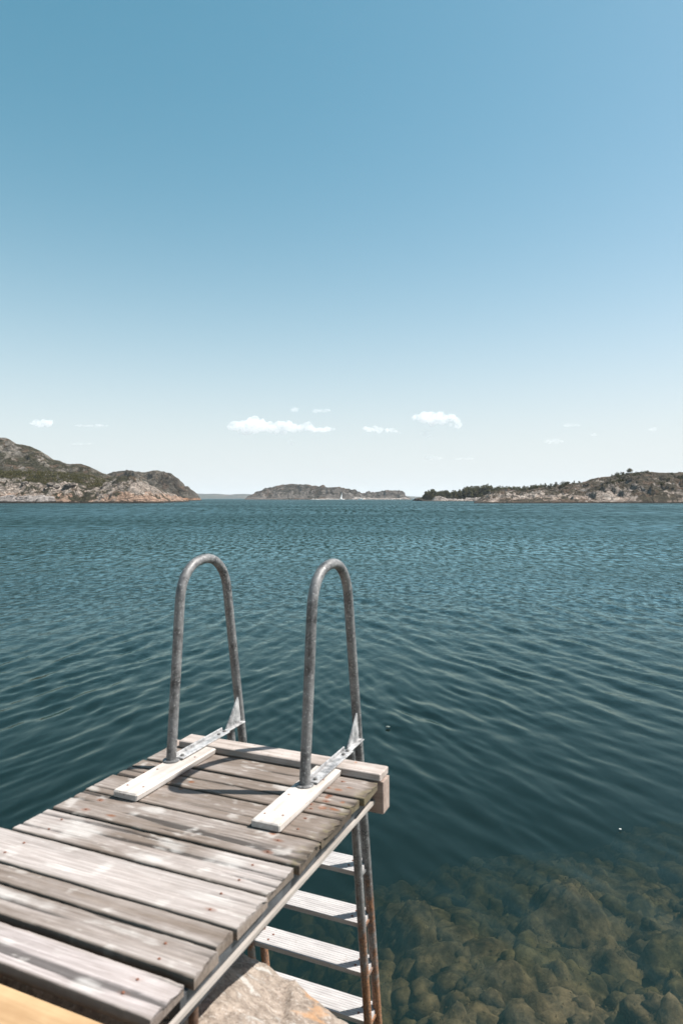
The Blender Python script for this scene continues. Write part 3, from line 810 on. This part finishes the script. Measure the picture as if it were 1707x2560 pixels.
hill('islet', C_PTS, 1350, 1240, (-215, 135), 1.5, mat_island('islet_rock', (.105, .092, .082), (.27, .24, .21), (.065, .056, .040), .17, .1, (1, 3), .33, .4),
     lambda w: .06+.94*(.38*sstep(0.05, .35, w)+.62*w), 26, 8.0, 52, .2, 120, 10)
# pale beaches and skerries at the foot of the islet
def skerry(name, x0, x1, Y0, dep, h, seed, mat, st=.8):
    x = np.arange(x0, x1, st); y = np.arange(Y0, Y0+dep, st); Y, X = np.meshgrid(y, x, indexing='ij')
    u = (X-x0)/(x1-x0); v = (Y-Y0)/dep
    e = sstep(0, .12, u)*(1-sstep(.88, 1, u))*sstep(0, .45, v)*(1-sstep(.7, 1, v))
    Z = e*h*(.35+1.1*vnoise(X/11+seed, Y/11, seed))-1.2*(1-e)+rocky(X, Y, 6, h*.35, seed)*e
    terrain(name, X, Y, Z, mat)
M_PALE = mat_island('pale_skerry_rock', (.26, .22, .19), (.56, .50, .45), (.09, .07, .05), .02, .0, (1, 3), .8, .45, .5)
M_SAND = mat_island('pale_beach', (.42, .38, .34), (.60, .56, .51), (.3, .26, .2), -.3, .0, (1, 3), .8, .1)
skerry('beach', -60, 12, 1215, 28, 1.5, 3, M_SAND, 1.2)
skerry('skerry', 10, 128, 1195, 30, 2.6, 9, M_PALE, 1.2)
E_PTS = R4([(-30, 335), (10, 313), (60, 290), (150, 246), (230, 223), (320, 226), (400, 228), (480, 215), (560, 201), (640, 192), (700, 182), (760, 176), (830, 166), (900, 142), (960, 129), (1080, 116), (1150, 106), (1250, 91), (1320, 89), (1420, 96), (1470, 91), (1568, 101), (1750, 120), (1950, 150)])
E_MAT = mat_island('right_shore_rock', (.14, .112, .094), (.41, .355, .305), (.085, .070, .044), .23, .12, (1, 5), .95, .8, .3, (3., 8.))
E_GRID = hill('rocky_hill', E_PTS, 455, 322, (60, 330), .62, E_MAT,
     lambda w: .02+.34*(1-np.exp(-w/.055))+.64*np.clip(w, 0, 1)**1.15, 7.5, 2.7, 63, .1, 80, 6)
D_PTS = R3([(680, 345), (720, 328), (760, 316), (860, 306), (1000, 300), (1180, 300), (1300, 290), (1450, 284)])+R4([(60, 262), (150, 252), (300, 238), (400, 228), (500, 208), (650, 190), (760, 184), (850, 180), (1000, 176), (1200, 200)])
D_MAT = mat_island('spit_rock', (.10, .082, .066), (.24, .205, .17), (.055, .050, .028), .30, .0, (1, 3), .8, .5, .3)
D_GRID = hill('wooded_point', D_PTS, 640, 556, (68, 270), .9, D_MAT, lambda w: .03+.97*sstep(0, 1, w), 9, 2.0, 74, .12, 80, 6)
skerry('skerry', 70, 118, 535, 20, 2.9, 17, M_PALE, .6)
skerry('skerry', 112, 139, 538, 18, 2.4, 27, M_PALE, .6)
# distant coast across the sound
F_PTS = R2([(250, 285), (320, 270), (420, 274), (500, 271), (560, 276), (640, 281), (700, 275), (800, 276), (900, 282)])+R3([(600, 300), (680, 292), (730, 296), (800, 300)])
hill('distant_coast', F_PTS, 5200, 4800, (-1350, 700), 9, mat_island('distant_coast_rock', (.08, .09, .075), (.16, .16, .14), (.06, .07, .04), .3, 0, (1, 3), .08, .1),
     lambda w: sstep(0, 1, w), 120, 8, 81, .1, 300, 40)
G_PTS = R2([(400, 318), (430, 300), (470, 285), (530, 279), (600, 283), (660, 290), (720, 300), (780, 312), (830, 322)])
hill('distant_islet', G_PTS, 2500, 2380, (-340, -190), 2.6, mat_island('distant_islet_rock', (.17, .145, .125), (.36, .32, .29), (.08, .07, .05), .1, .05, (1, 3), .2, .5),
     lambda w: .1+.9*sstep(0, 1, w), 40, 7, 84, .15, 150, 14)

# ------------------------------------------------------------------ vegetation
def leaf_cloud(centres, radii, per, size, rng, flat=.75):
    """many small leaf-clump faces spread through a set of lobes"""
    P = []; 
    for c, r in zip(centres, radii):
        n = int(per*r*r)+6
        d = rng.normal(size=(n, 3)); d /= np.linalg.norm(d, axis=1)[:, None]
        P.append(np.array(c)+d*(r*rng.uniform(.45, 1.05, n)[:, None])*np.array([1, 1, flat]))
    P = np.concatenate(P); n = len(P)
    a = rng.normal(size=(n, 3)); a /= np.linalg.norm(a, axis=1)[:, None]
    b = np.cross(a, rng.normal(size=(n, 3))); b /= np.linalg.norm(b, axis=1)[:, None]
    s = size*rng.uniform(.6, 1.4, n)[:, None]
    V = np.stack([P-a*s, P+b*s*.7, P+a*s, P-b*s*.7], 1).reshape(-1, 3)
    return V, np.arange(4*n).reshape(-1, 4)

def make_pine(seed, h, wide):
    rng = np.random.default_rng(seed); root = empty('pine_tree', (0, 0, 0))
    m = MB(); bend = rng.uniform(-.3, .3)
    m.tube([(0, 0, -.8), (bend*.3, 0, h*.3), (bend, 0, h*.62), (bend*1.1, 0, h*.9)], [h*.028, h*.022, h*.014, h*.005], 7)
    for k in range(5):
        z = h*rng.uniform(.4, .8); a = rng.uniform(0, 6.28); L = wide*rng.uniform(.5, .9)
        m.tube([(bend*z/h, 0, z), (bend*z/h+L*.6*math.cos(a), L*.6*math.sin(a), z+L*.2), (bend+L*math.cos(a), L*math.sin(a), z+L*.35)], [h*.009, h*.006, h*.003], 5)
    m.build('trunk', M_BARK, root)
    cs = []; rs = []
    for k in range(20):
        f = rng.uniform(0, 1); z = h*(.16+.78*f); rad = wide*(1-.62*f)*rng.uniform(.3, 1.0); a = rng.uniform(0, 6.28)
        cs.append((bend*z/h+rad*math.cos(a), rad*math.sin(a), z)); rs.append(wide*rng.uniform(.28, .5))
    cs.append((bend, 0, h*.96)); rs.append(wide*.3)
    V, F = leaf_cloud(cs, rs, 85, .2, rng)
    mesh_obj('crown', V, F, M_PINE, root, False); return root

def make_bush(seed, mat, w=1.2, h=1.5):
    rng = np.random.default_rng(seed)
    cs = []; rs = []
    for k in range(9):
        a = rng.uniform(0, 6.28); r = w*rng.uniform(0, .8); cs.append((r*math.cos(a), r*math.sin(a), h*rng.uniform(.2, .75))); rs.append(w*rng.uniform(.3, .55))
    root = empty('bush', (0, 0, 0))
    m = MB()
    for k in range(4):
        a = k*1.6+rng.uniform(0, 1); m.tube([(0, 0, -.4), (.2*w*math.cos(a), .2*w*math.sin(a), h*.3), (.5*w*math.cos(a), .5*w*math.sin(a), h*.7)], [.05, .04, .015], 5)
    m.build('stem', M_BARK, root)
    V, F = leaf_cloud(cs, rs, 110, .13, rng, .85); mesh_obj('foliage', V, F, mat, root, False); return root

def place(proto, first, x, y, z, s, label, cat, group):
    o = proto if first else copy_tree(proto)
    o.location = (x, y, z); o.scale = (s*random.uniform(.85, 1.2), s*random.uniform(.85, 1.2), s); o.rotation_euler = (0, 0, random.uniform(0, 6.28))
    tag(o, label, cat, group); return o

PINES = [make_pine(21, 8.0, 2.6), make_pine(22, 9.0, 2.2), make_pine(23, 7.0, 2.9), make_pine(24, 8.0, 2.0)]
used = set()
def put_pine(k, x, y, z, s, label, group):
    place(PINES[k], k not in used, x, y, z, s, label, 'tree', group); used.add(k)
# the wood on the point: top-of-tree skyline by bearing
wood = crest_fn(R3([(760, 312), (800, 300), (830, 280), (860, 240), (890, 228), (935, 232), (960, 250), (1000, 240), (1050, 238), (1075, 255), (1120, 236), (1180, 238), (1230, 205), (1300, 195), (1410, 190), (1500, 198)])+R4([(0, 190), (110, 187), (200, 196), (280, 192), (400, 194), (450, 180), (550, 172), (650, 158), (760, 156), (830, 162), (900, 160)]), 620)
rw = random.Random(5)
for i in range(190):
    y = rw.choice([586, 600, 614, 628])+rw.uniform(-5, 5)
    f = (i+rw.random())/190; f = f/.62*.42 if f < .62 else .42+(f-.62)/.38*.58
    x = (.1185+f*(.30-.1185))*y
    gz = zat(D_GRID, x, y); top = EYE+(float(wood(x*620/y))-EYE)*y/620
    hgt = float(np.clip((top-gz)*rw.uniform(.72, 1.04), 1.8, 12.5))
    put_pine(rw.randrange(4), x, y, gz-.2, hgt/8.2, 'dark pine in the dense wood on the low rocky point', 'pines in the wood on the point')
# the tall pine on the hill, and its smaller neighbours
def on_hill(px, py, Y):
    return (px-CXP)/FPX*Y
(pp,) = R4([(1165, 130)])
px = on_hill(pp[0], pp[1], 452); put_pine(2, px, 452, zat(E_GRID, px, 452)-.5, .60, 'tallest lone pine standing on top of the right rocky hill', 'pines on the hill')
for o_ in COL.objects:
    if o_.get('label', '').startswith('tallest lone'): o_.scale = (.84, .84, .60)
for (a, s, lab) in ((1120, .26, 'small pine just left of the tallest pine on the right hill'), (1035, .28, 'bushy small pine on the skyline well left of the tallest hill pine'), (755, .34, 'lone dark pine where the right hill meets the wood skyline'), (1258, .2, 'tiny pine on the hill skyline right of the tallest pine')):
    (pp,) = R4([(a, 100)]); px = on_hill(pp[0], 0, 450); put_pine(random.randrange(4), px, 450, zat(E_GRID, px, 450)-.2, s, lab, 'pines on the hill')
# bushes over the right hill
BUSHES = [make_bush(31, M_BUSH), make_bush(32, M_BUSH, 1.5, 1.2), make_bush(33, M_BUSH, 1.0, 1.9)]
ub = set()
for i in range(230):
    x = random.uniform(112, 262); y = 338+118*random.random()**.7
    if vnoise(np.array([x*.06]), np.array([y*.05]), 5)[0] < .45: continue
    if x/y < .24: continue
    k = random.randrange(3)
    place(BUSHES[k], k not in ub, x, y, zat(E_GRID, x, y)-.15, random.uniform(.7, 1.9), 'low dark green bush scattered over the right rocky hill', 'bush', 'bushes on the right hill'); ub.add(k)
# the pale scrub in the hollow of the left island
def thicket():
    rng = np.random.default_rng(12); cs = []; rs = []
    for i in range(900):
        y = rng.uniform(351, 377); x = rng.uniform(-.50*y, -.298*y)
        edge = (1-sstep(-.335, -.30, np.array([x/y]))[0])*(1-.6*sstep(366, 377, np.array([y]))[0])
        if rng.uniform() > .35+.65*edge: continue
        z = zat(ISLANDS['A'], x, y); r = rng.uniform(.55, 1.15)
        cs.append((x, y, z+r*.7)); rs.append(r)
    V, F = leaf_cloud(cs, rs, 34, .2, rng, 1.1)
    tag(mesh_obj('scrub', V, F, M_THICK, None, False), 'olive green scrub filling the hollow of the left island', 'scrub', kind='stuff')
thicket()

# loose boulders along the left shore
def boulder(seed):
    rng = np.random.default_rng(seed); v, f = ICO3
    o = rng.uniform(0, 40, 2); d = .3*fbm(v[:, 0]*1.2+o[0]+v[:, 2]*.7, v[:, 1]*1.2+o[1], 4, seed)
    P = v*(1+d[:, None]); 
    for k in range(7):                                   # knock flat faces into it
        n = rng.normal(size=3); n /= np.linalg.norm(n); h = rng.uniform(.55, .85); q = P@n; P = P-np.maximum(0, q-h)[:, None]*n
    return P*np.array([1.25, 1, .8]), f
BM = mat_island('boulder_rock', (.15, .125, .10), (.38, .33, .285), (.1, .08, .05), -.3, .75, (2.0, 10.0), 1.6, .9)
for i, (c, lab) in enumerate([((455, 470, 2.6), 'grey boulder below the scrub at its middle'), ((520, 492, 2.2), 'smaller grey boulder right of the one below the scrub'), ((640, 492, 3.6), 'largest blocky boulder on the left shore, in front of the scrub'),
                              ((365, 540, 2.4), 'dark round boulder alone above the smooth pale slab'), ((235, 478, 3.0), 'broad pale boulder at the left end of the scrub'), ((430, 625, 2.8), 'dark wet boulder at the waterline by the pale slab')]):
    (pp,) = R1([c[:2]]); Y = 338 if c[1] < 560 else 325
    X = on_hill(pp[0], 0, Y); Z = EYE+(HOR-pp[1])/FPX*Y
    P, f = boulder(50+i)
    o = mesh_obj('boulder', P*c[2]*.62, f, BM, None, False, loc=(X, Y, min(Z, zat(ISLANDS['A'], X, Y)+.8))); tag(o, lab, 'boulder', 'boulders on the left shore')
# the smooth pale slab at the left waterline
def slab():
    x = np.arange(-180, -118, .5); y = np.arange(316, 336, .5); Y, X = np.meshgrid(y, x, indexing='ij')
    e = np.clip(1-((X+150)/29)**2-((Y-328)/9.5)**2, 0, 1)**.5
    Z = -1.6+e*(5.6+.8*fbm(X*.08, Y*.2, 3, 4))+.15*fbm(X*.5, Y*.9, 4, 9)
    terrain('smooth_slab', X, Y, Z, mat_island('smooth_pale_slab', (.40, .35, .32), (.58, .52, .48), (.3, .26, .2), -.4, .0, (1, 3), .5, 1.2))
slab()

# ------------------------------------------------------------------ boats far out
def hull_mesh(L, B, H):
    n = 12; V = []; F = []
    for i in range(n+1):
        u = i/n; b = B/2*(1-max(0, (u-.35)/.65)**2.2)*(.85+.15*min(1, u*4)); x = (u-.5)*L; k = .12*H*u*u
        V += [(x, -b, H+k), (x, -b*.8, .25*H), (x, 0, -.35*H*(1-u**3)), (x, b*.8, .25*H), (x, b, H+k)]
    for i in range(n):
        for j in range(4): a = i*5+j; F.append((a, a+1, a+6, a+5))
        F.append((i*5+4, i*5, i*5+5, i*5+9))
    F.append((0, 1, 2, 3, 4)); return V, F
def sailboat(x, y, rz, label):
    r = empty('sailing_boat', (x, y, 0), rz); tag(r, label, 'sailboat')
    V, F = hull_mesh(9, 2.8, .95); mesh_obj('hull', V, F, M_WHITE, r, False)
    m = MB(); m.box(-1.6, 1.4, -.8, .8, .9, 1.35, .08); m.build('cabin', M_WHITE, r)
    m = MB(); m.tube([(.6, 0, .9), (.6, 0, 12.0)], [.08, .05], 8); m.build('mast', M_SAIL, r)
    m = MB(); m.add([(.5, .02, 1.9), (-3.0, .25, 1.8), (-1.2, .2, 6.0), (.5, .03, 11.6), (.5, -.02, 1.9), (-3.0, .2, 1.8), (-1.2, .14, 6.0), (.5, -.03, 11.6)], [(0, 1, 2, 3), (7, 6, 5, 4), (0, 4, 5, 1), (1, 5, 6, 2), (2, 6, 7, 3), (3, 7, 4, 0)]); m.build('sail', M_SAIL, r)
def motorboat(x, y, rz, label, s=1.0):
    r = empty('motor_boat', (x, y, 0), rz); tag(r, label, 'motorboat'); r.scale = (s, s, s)
    V, F = hull_mesh(7, 2.5, 1.1); mesh_obj('hull', V, F, M_WHITE, r, False)
    m = MB(); m.box(-1.0, 1.1, -.85, .85, 1.05, 1.5, .06); m.box(-.8, .6, -.75, .75, 1.9, 2.1, .05); m.build('cabin', M_WHITE, r)
    m = MB(); m.box(-.8, .75, -.72, .72, 1.5, 1.9, .03); m.build('window', M_GLASSY, r)
(pp,) = R3([(88, 335)]); sailboat(on_hill(pp[0], 0, 1130), 1130, .6, 'small white sailing boat in front of the middle islet')
(pp,) = R3([(262, 332)]); motorboat(on_hill(pp[0], 0, 1150), 1150, .2, 'tiny white motorboat at the right foot of the middle islet', 1.3)
(pp,) = R2([(336, 320)]); motorboat(on_hill(pp[0], 0, 1400), 1400, 1.2, 'tiny white motorboat just off the tip of the left headland', 1.2)

# ------------------------------------------------------------------ clouds: bodies of vapour far behind everything
CL = [mat_cloud(.0060), mat_cloud(.0036)]
def cloud(px, py, w, h, mat, label, seed, lobes=None, D=9000.):
    rng = np.random.default_rng(seed); k = D/FPX; W = w*k; H = h*k
    Vs = []; Fs = []; n0 = 0; v, f = ICO3
    L = []
    if lobes:                                             # surveyed puffs (x, y, radius)
        for x, y, r in lobes: L.append(((x-px)*k, (py-y)*k, r*k*.95))
    else:
        n = int(12+18*w/h*.5)
        for i in range(n):
            u = (i+.5)/n*2-1+rng.uniform(-.06, .06); env = (1-abs(u)**2.2)**.6 if abs(u) < 1 else .2
            lump = .35+.65*vnoise(np.array([u*2.6+seed]), np.array([.5]), seed)[0]
            L.append((u*W*.46, rng.uniform(-.25, .45)*H*env*lump-H*.12, H*.40*env*lump*rng.uniform(.5, 1.0)+H*.05))
    for i, (x, z, r) in enumerate(L):
        P = v*np.array([r*rng.uniform(1.0, 1.5), r*1.2, r])
        P = P*(1+.55*fbm(v[:, 0]*2.2+i*3+v[:, 1], v[:, 2]*2.2+v[:, 1], 5, seed, .62)[:, None])
        P = P+np.array([x, rng.uniform(-.3, .3)*H, z])
        Vs.append(P); Fs.append(f+n0); n0 += len(P)
    o = mesh_obj('cloud', np.concatenate(Vs), np.concatenate(Fs), mat, None, True)
    md = o.modifiers.new('remesh', 'REMESH'); md.mode = 'VOXEL'; md.voxel_size = max(H*.032, 2.0)
    dg = bpy.context.evaluated_depsgraph_get(); me = bpy.data.meshes.new_from_object(o.evaluated_get(dg)); o.modifiers.clear(); o.data = me
    if not me.materials: me.materials.append(mat)
    o.location = ((px-CXP)/FPX*D, D, EYE+(HOR-py)/FPX*D); tag(o, label, 'cloud', 'small fair weather clouds')
R7 = lambda pts: [((x/2.24+500)/1.0887, (y/2.24+1000)/1.0887, r/2.24/1.0887) for x, y, r in pts]
LOBES = {3: R7([(160, 158, 9), (185, 155, 22), (215, 148, 32), (262, 140, 40), (310, 133, 42), (352, 146, 36), (292, 165, 38), (240, 176, 26), (400, 155, 30), (450, 150, 28), (495, 143, 32), (520, 160, 28), (470, 176, 24), (430, 172, 20), (560, 160, 24), (602, 148, 26), (628, 165, 18), (650, 168, 15), (672, 168, 15), (692, 168, 15), (712, 168, 16), (730, 166, 13), (748, 163, 9)]),
         4: R7([(505, 230, 12), (520, 240, 13), (538, 235, 7), (545, 265, 5)]),
         8: R7([(1195, 105, 12), (1212, 98, 20), (1245, 94, 28), (1288, 94, 32), (1332, 92, 30), (1300, 120, 26), (1250, 115, 20), (1372, 108, 24), (1410, 98, 24), (1436, 115, 18), (1440, 146, 18), (1405, 138, 11), (1350, 130, 16), (1462, 132, 7)]),
         9: R7([(1235, 190, 9), (1258, 180, 14), (1270, 195, 18), (1290, 200, 9), (1270, 168, 6)]),
         7: R7([(928, 160, 14), (950, 166, 17), (980, 162, 20), (1010, 168, 17), (1045, 174, 14), (1075, 170, 15), (1095, 178, 10), (1120, 184, 5), (1000, 178, 12)])}
CLOUDS = [(97, 971, 58, 20, 0, 'puffy white cloud at far left above the left island'), (212, 977, 88, 11, 1, 'thin flat cloud right of the far left puffy cloud'),
          (188, 1019, 60, 6, 1, 'faint sliver of cloud just above the left island ridge'), (640, 980, 232, 40, 0, 'largest long white cloud, left of centre'),
          (668, 1014, 22, 15, 1, 'tiny wisp hanging below the largest cloud'), (677, 940, 20, 14, 1, 'faint wisp above the largest cloud'),
          (738, 943, 48, 13, 1, 'small cloud above the right end of the largest cloud'), (872, 988, 76, 19, 0, 'flat-bottomed small cloud between the two biggest clouds'),
          (1000, 966, 112, 38, 0, 'second largest cloud, bulky and right of centre'), (977, 996, 30, 19, 1, 'small ragged cloud below the second largest one'),
          (1310, 976, 46, 9, 1, 'thin bright cloud streak high at the right'), (1270, 1013, 50, 12, 1, 'small low cloud left of the tall hill pine'),
          (993, 1051, 50, 11, 1, 'faint low cloud above the gap beside the wood'), (1064, 1053, 56, 8, 1, 'faint low streak above the wooded point'),
          (1361, 998, 20, 8, 1, 'tiny cloud speck below the thin right streak'), (1495, 986, 20, 9, 1, 'tiny cloud speck near the right edge')]
for i, (x, y, w, h, m, l) in enumerate(CLOUDS): cloud(x, y, w, h, CL[m], l, 300+i, LOBES.get(i))

# ------------------------------------------------------------------ haze
def haze():
    m = MB(); m.box(-7200, 7200, -7200, 7200, -9.5, 75)
    k = NT('sea_haze'); v = k.n('VolumePrincipled', i_Density=.00007, i_Anisotropy=.2); v.inputs['Color'].default_value = (.90, .95, 1, 1)
    k.t.links.new(v.outputs[0], k.out.inputs['Volume'])
    tag(m.build('haze', k.m), kind='stuff')
haze()

# ------------------------------------------------------------------ light and sky
SUN_EL = math.radians(55.3); sd = Vector((.996, .097, 0)).normalized()
SUN_AZ = math.atan2(sd.x, sd.y)
world = bpy.data.worlds.new('World'); scene.world = world; world.use_nodes = True
wt = world.node_tree; bg = wt.nodes['Background']
sky = wt.nodes.new('ShaderNodeTexSky'); sky.sky_type = 'NISHITA'; sky.sun_disc = False
sky.sun_elevation = SUN_EL; sky.sun_rotation = SUN_AZ
sky.air_density = 1.0; sky.dust_density = 1.2; sky.ozone_density = 1.6; sky.altitude = 0
# clear coastal air: grade of the sky's own gradient, channel by channel
sep = wt.nodes.new('ShaderNodeSeparateColor'); cmb = wt.nodes.new('ShaderNodeCombineColor'); wt.links.new(sky.outputs[0], sep.inputs[0])
for i, (a, p) in enumerate(((1.86, 1.267), (1.31, .80), (1.31, .86))):
    m0 = wt.nodes.new('ShaderNodeMath'); m0.operation = 'MULTIPLY'; m0.inputs[1].default_value = .1; wt.links.new(sep.outputs[i], m0.inputs[0])
    m1 = wt.nodes.new('ShaderNodeMath'); m1.operation = 'POWER'; m1.inputs[1].default_value = p; wt.links.new(m0.outputs[0], m1.inputs[0])
    m2 = wt.nodes.new('ShaderNodeMath'); m2.operation = 'MULTIPLY'; m2.inputs[1].default_value = a*10; wt.links.new(m1.outputs[0], m2.inputs[0])
    wt.links.new(m2.outputs[0], cmb.inputs[i])
# pale sea air thickening towards the horizon
tc = wt.nodes.new('ShaderNodeTexCoord'); sx = wt.nodes.new('ShaderNodeSeparateXYZ'); wt.links.new(tc.outputs['Generated'], sx.inputs[0])
def wm(op, a, b):
    nd = wt.nodes.new('ShaderNodeMath'); nd.operation = op
    for i, v in enumerate((a, b)):
        if hasattr(v, 'is_output'): wt.links.new(v, nd.inputs[i])
        else: nd.inputs[i].default_value = v
    return nd.outputs[0]
veil = wm('EXPONENT', wm('MULTIPLY', wm('POWER', wm('MAXIMUM', wm('MULTIPLY', sx.outputs[2], 5.0), 0.0), 1.5), -1.0), 0.0)
mx = wt.nodes.new('ShaderNodeMix'); mx.data_type = 'RGBA'; wt.links.new(veil, mx.inputs[0]); wt.links.new(cmb.outputs[0], mx.inputs[6])
mx.inputs[7].default_value = (8.2, 8.85, 9.1, 1)
wt.links.new(mx.outputs[2], bg.inputs['Color']); bg.inputs['Strength'].default_value = .05
sun = bpy.data.lights.new('sun', 'SUN'); sun.energy = 5.0; sun.angle = math.radians(.5); sun.color = (1, .955, .90)
so = bpy.data.objects.new('sun', sun); COL.objects.link(so)
dirv = Vector((sd.x*math.cos(SUN_EL), sd.y*math.cos(SUN_EL), math.sin(SUN_EL)))
so.rotation_euler = dirv.to_track_quat('Z', 'Y').to_euler(); so.location = dirv*50

# ------------------------------------------------------------------ camera
cam = bpy.data.cameras.new('camera'); co = bpy.data.objects.new('camera', cam); COL.objects.link(co)
cam.sensor_fit = 'VERTICAL'; cam.sensor_height = 36.; cam.sensor_width = 24.; cam.lens = 24.
co.location = (0, 0, EYE); co.rotation_euler = (PI/2-math.atan(31.5/1568), 0, 0)
cam.clip_start = .05; cam.clip_end = 60000
cam.dof.use_dof = True; cam.dof.focus_distance = 8.5; cam.dof.aperture_fstop = 4.5
scene.camera = co
scene.view_settings.view_transform = 'Standard'; scene.view_settings.look = 'None'
scene.view_settings.exposure = 1.0; scene.view_settings.gamma = 1
scene.render.engine = 'CYCLES'
scene.cycles.use_denoising = True
scene.cycles.volume_step_rate = .25; scene.cycles.volume_bounces = 8; scene.cycles.max_bounces = 12; scene.cycles.transparent_max_bounces = 12
scene.cycles.sample_clamp_indirect = 6
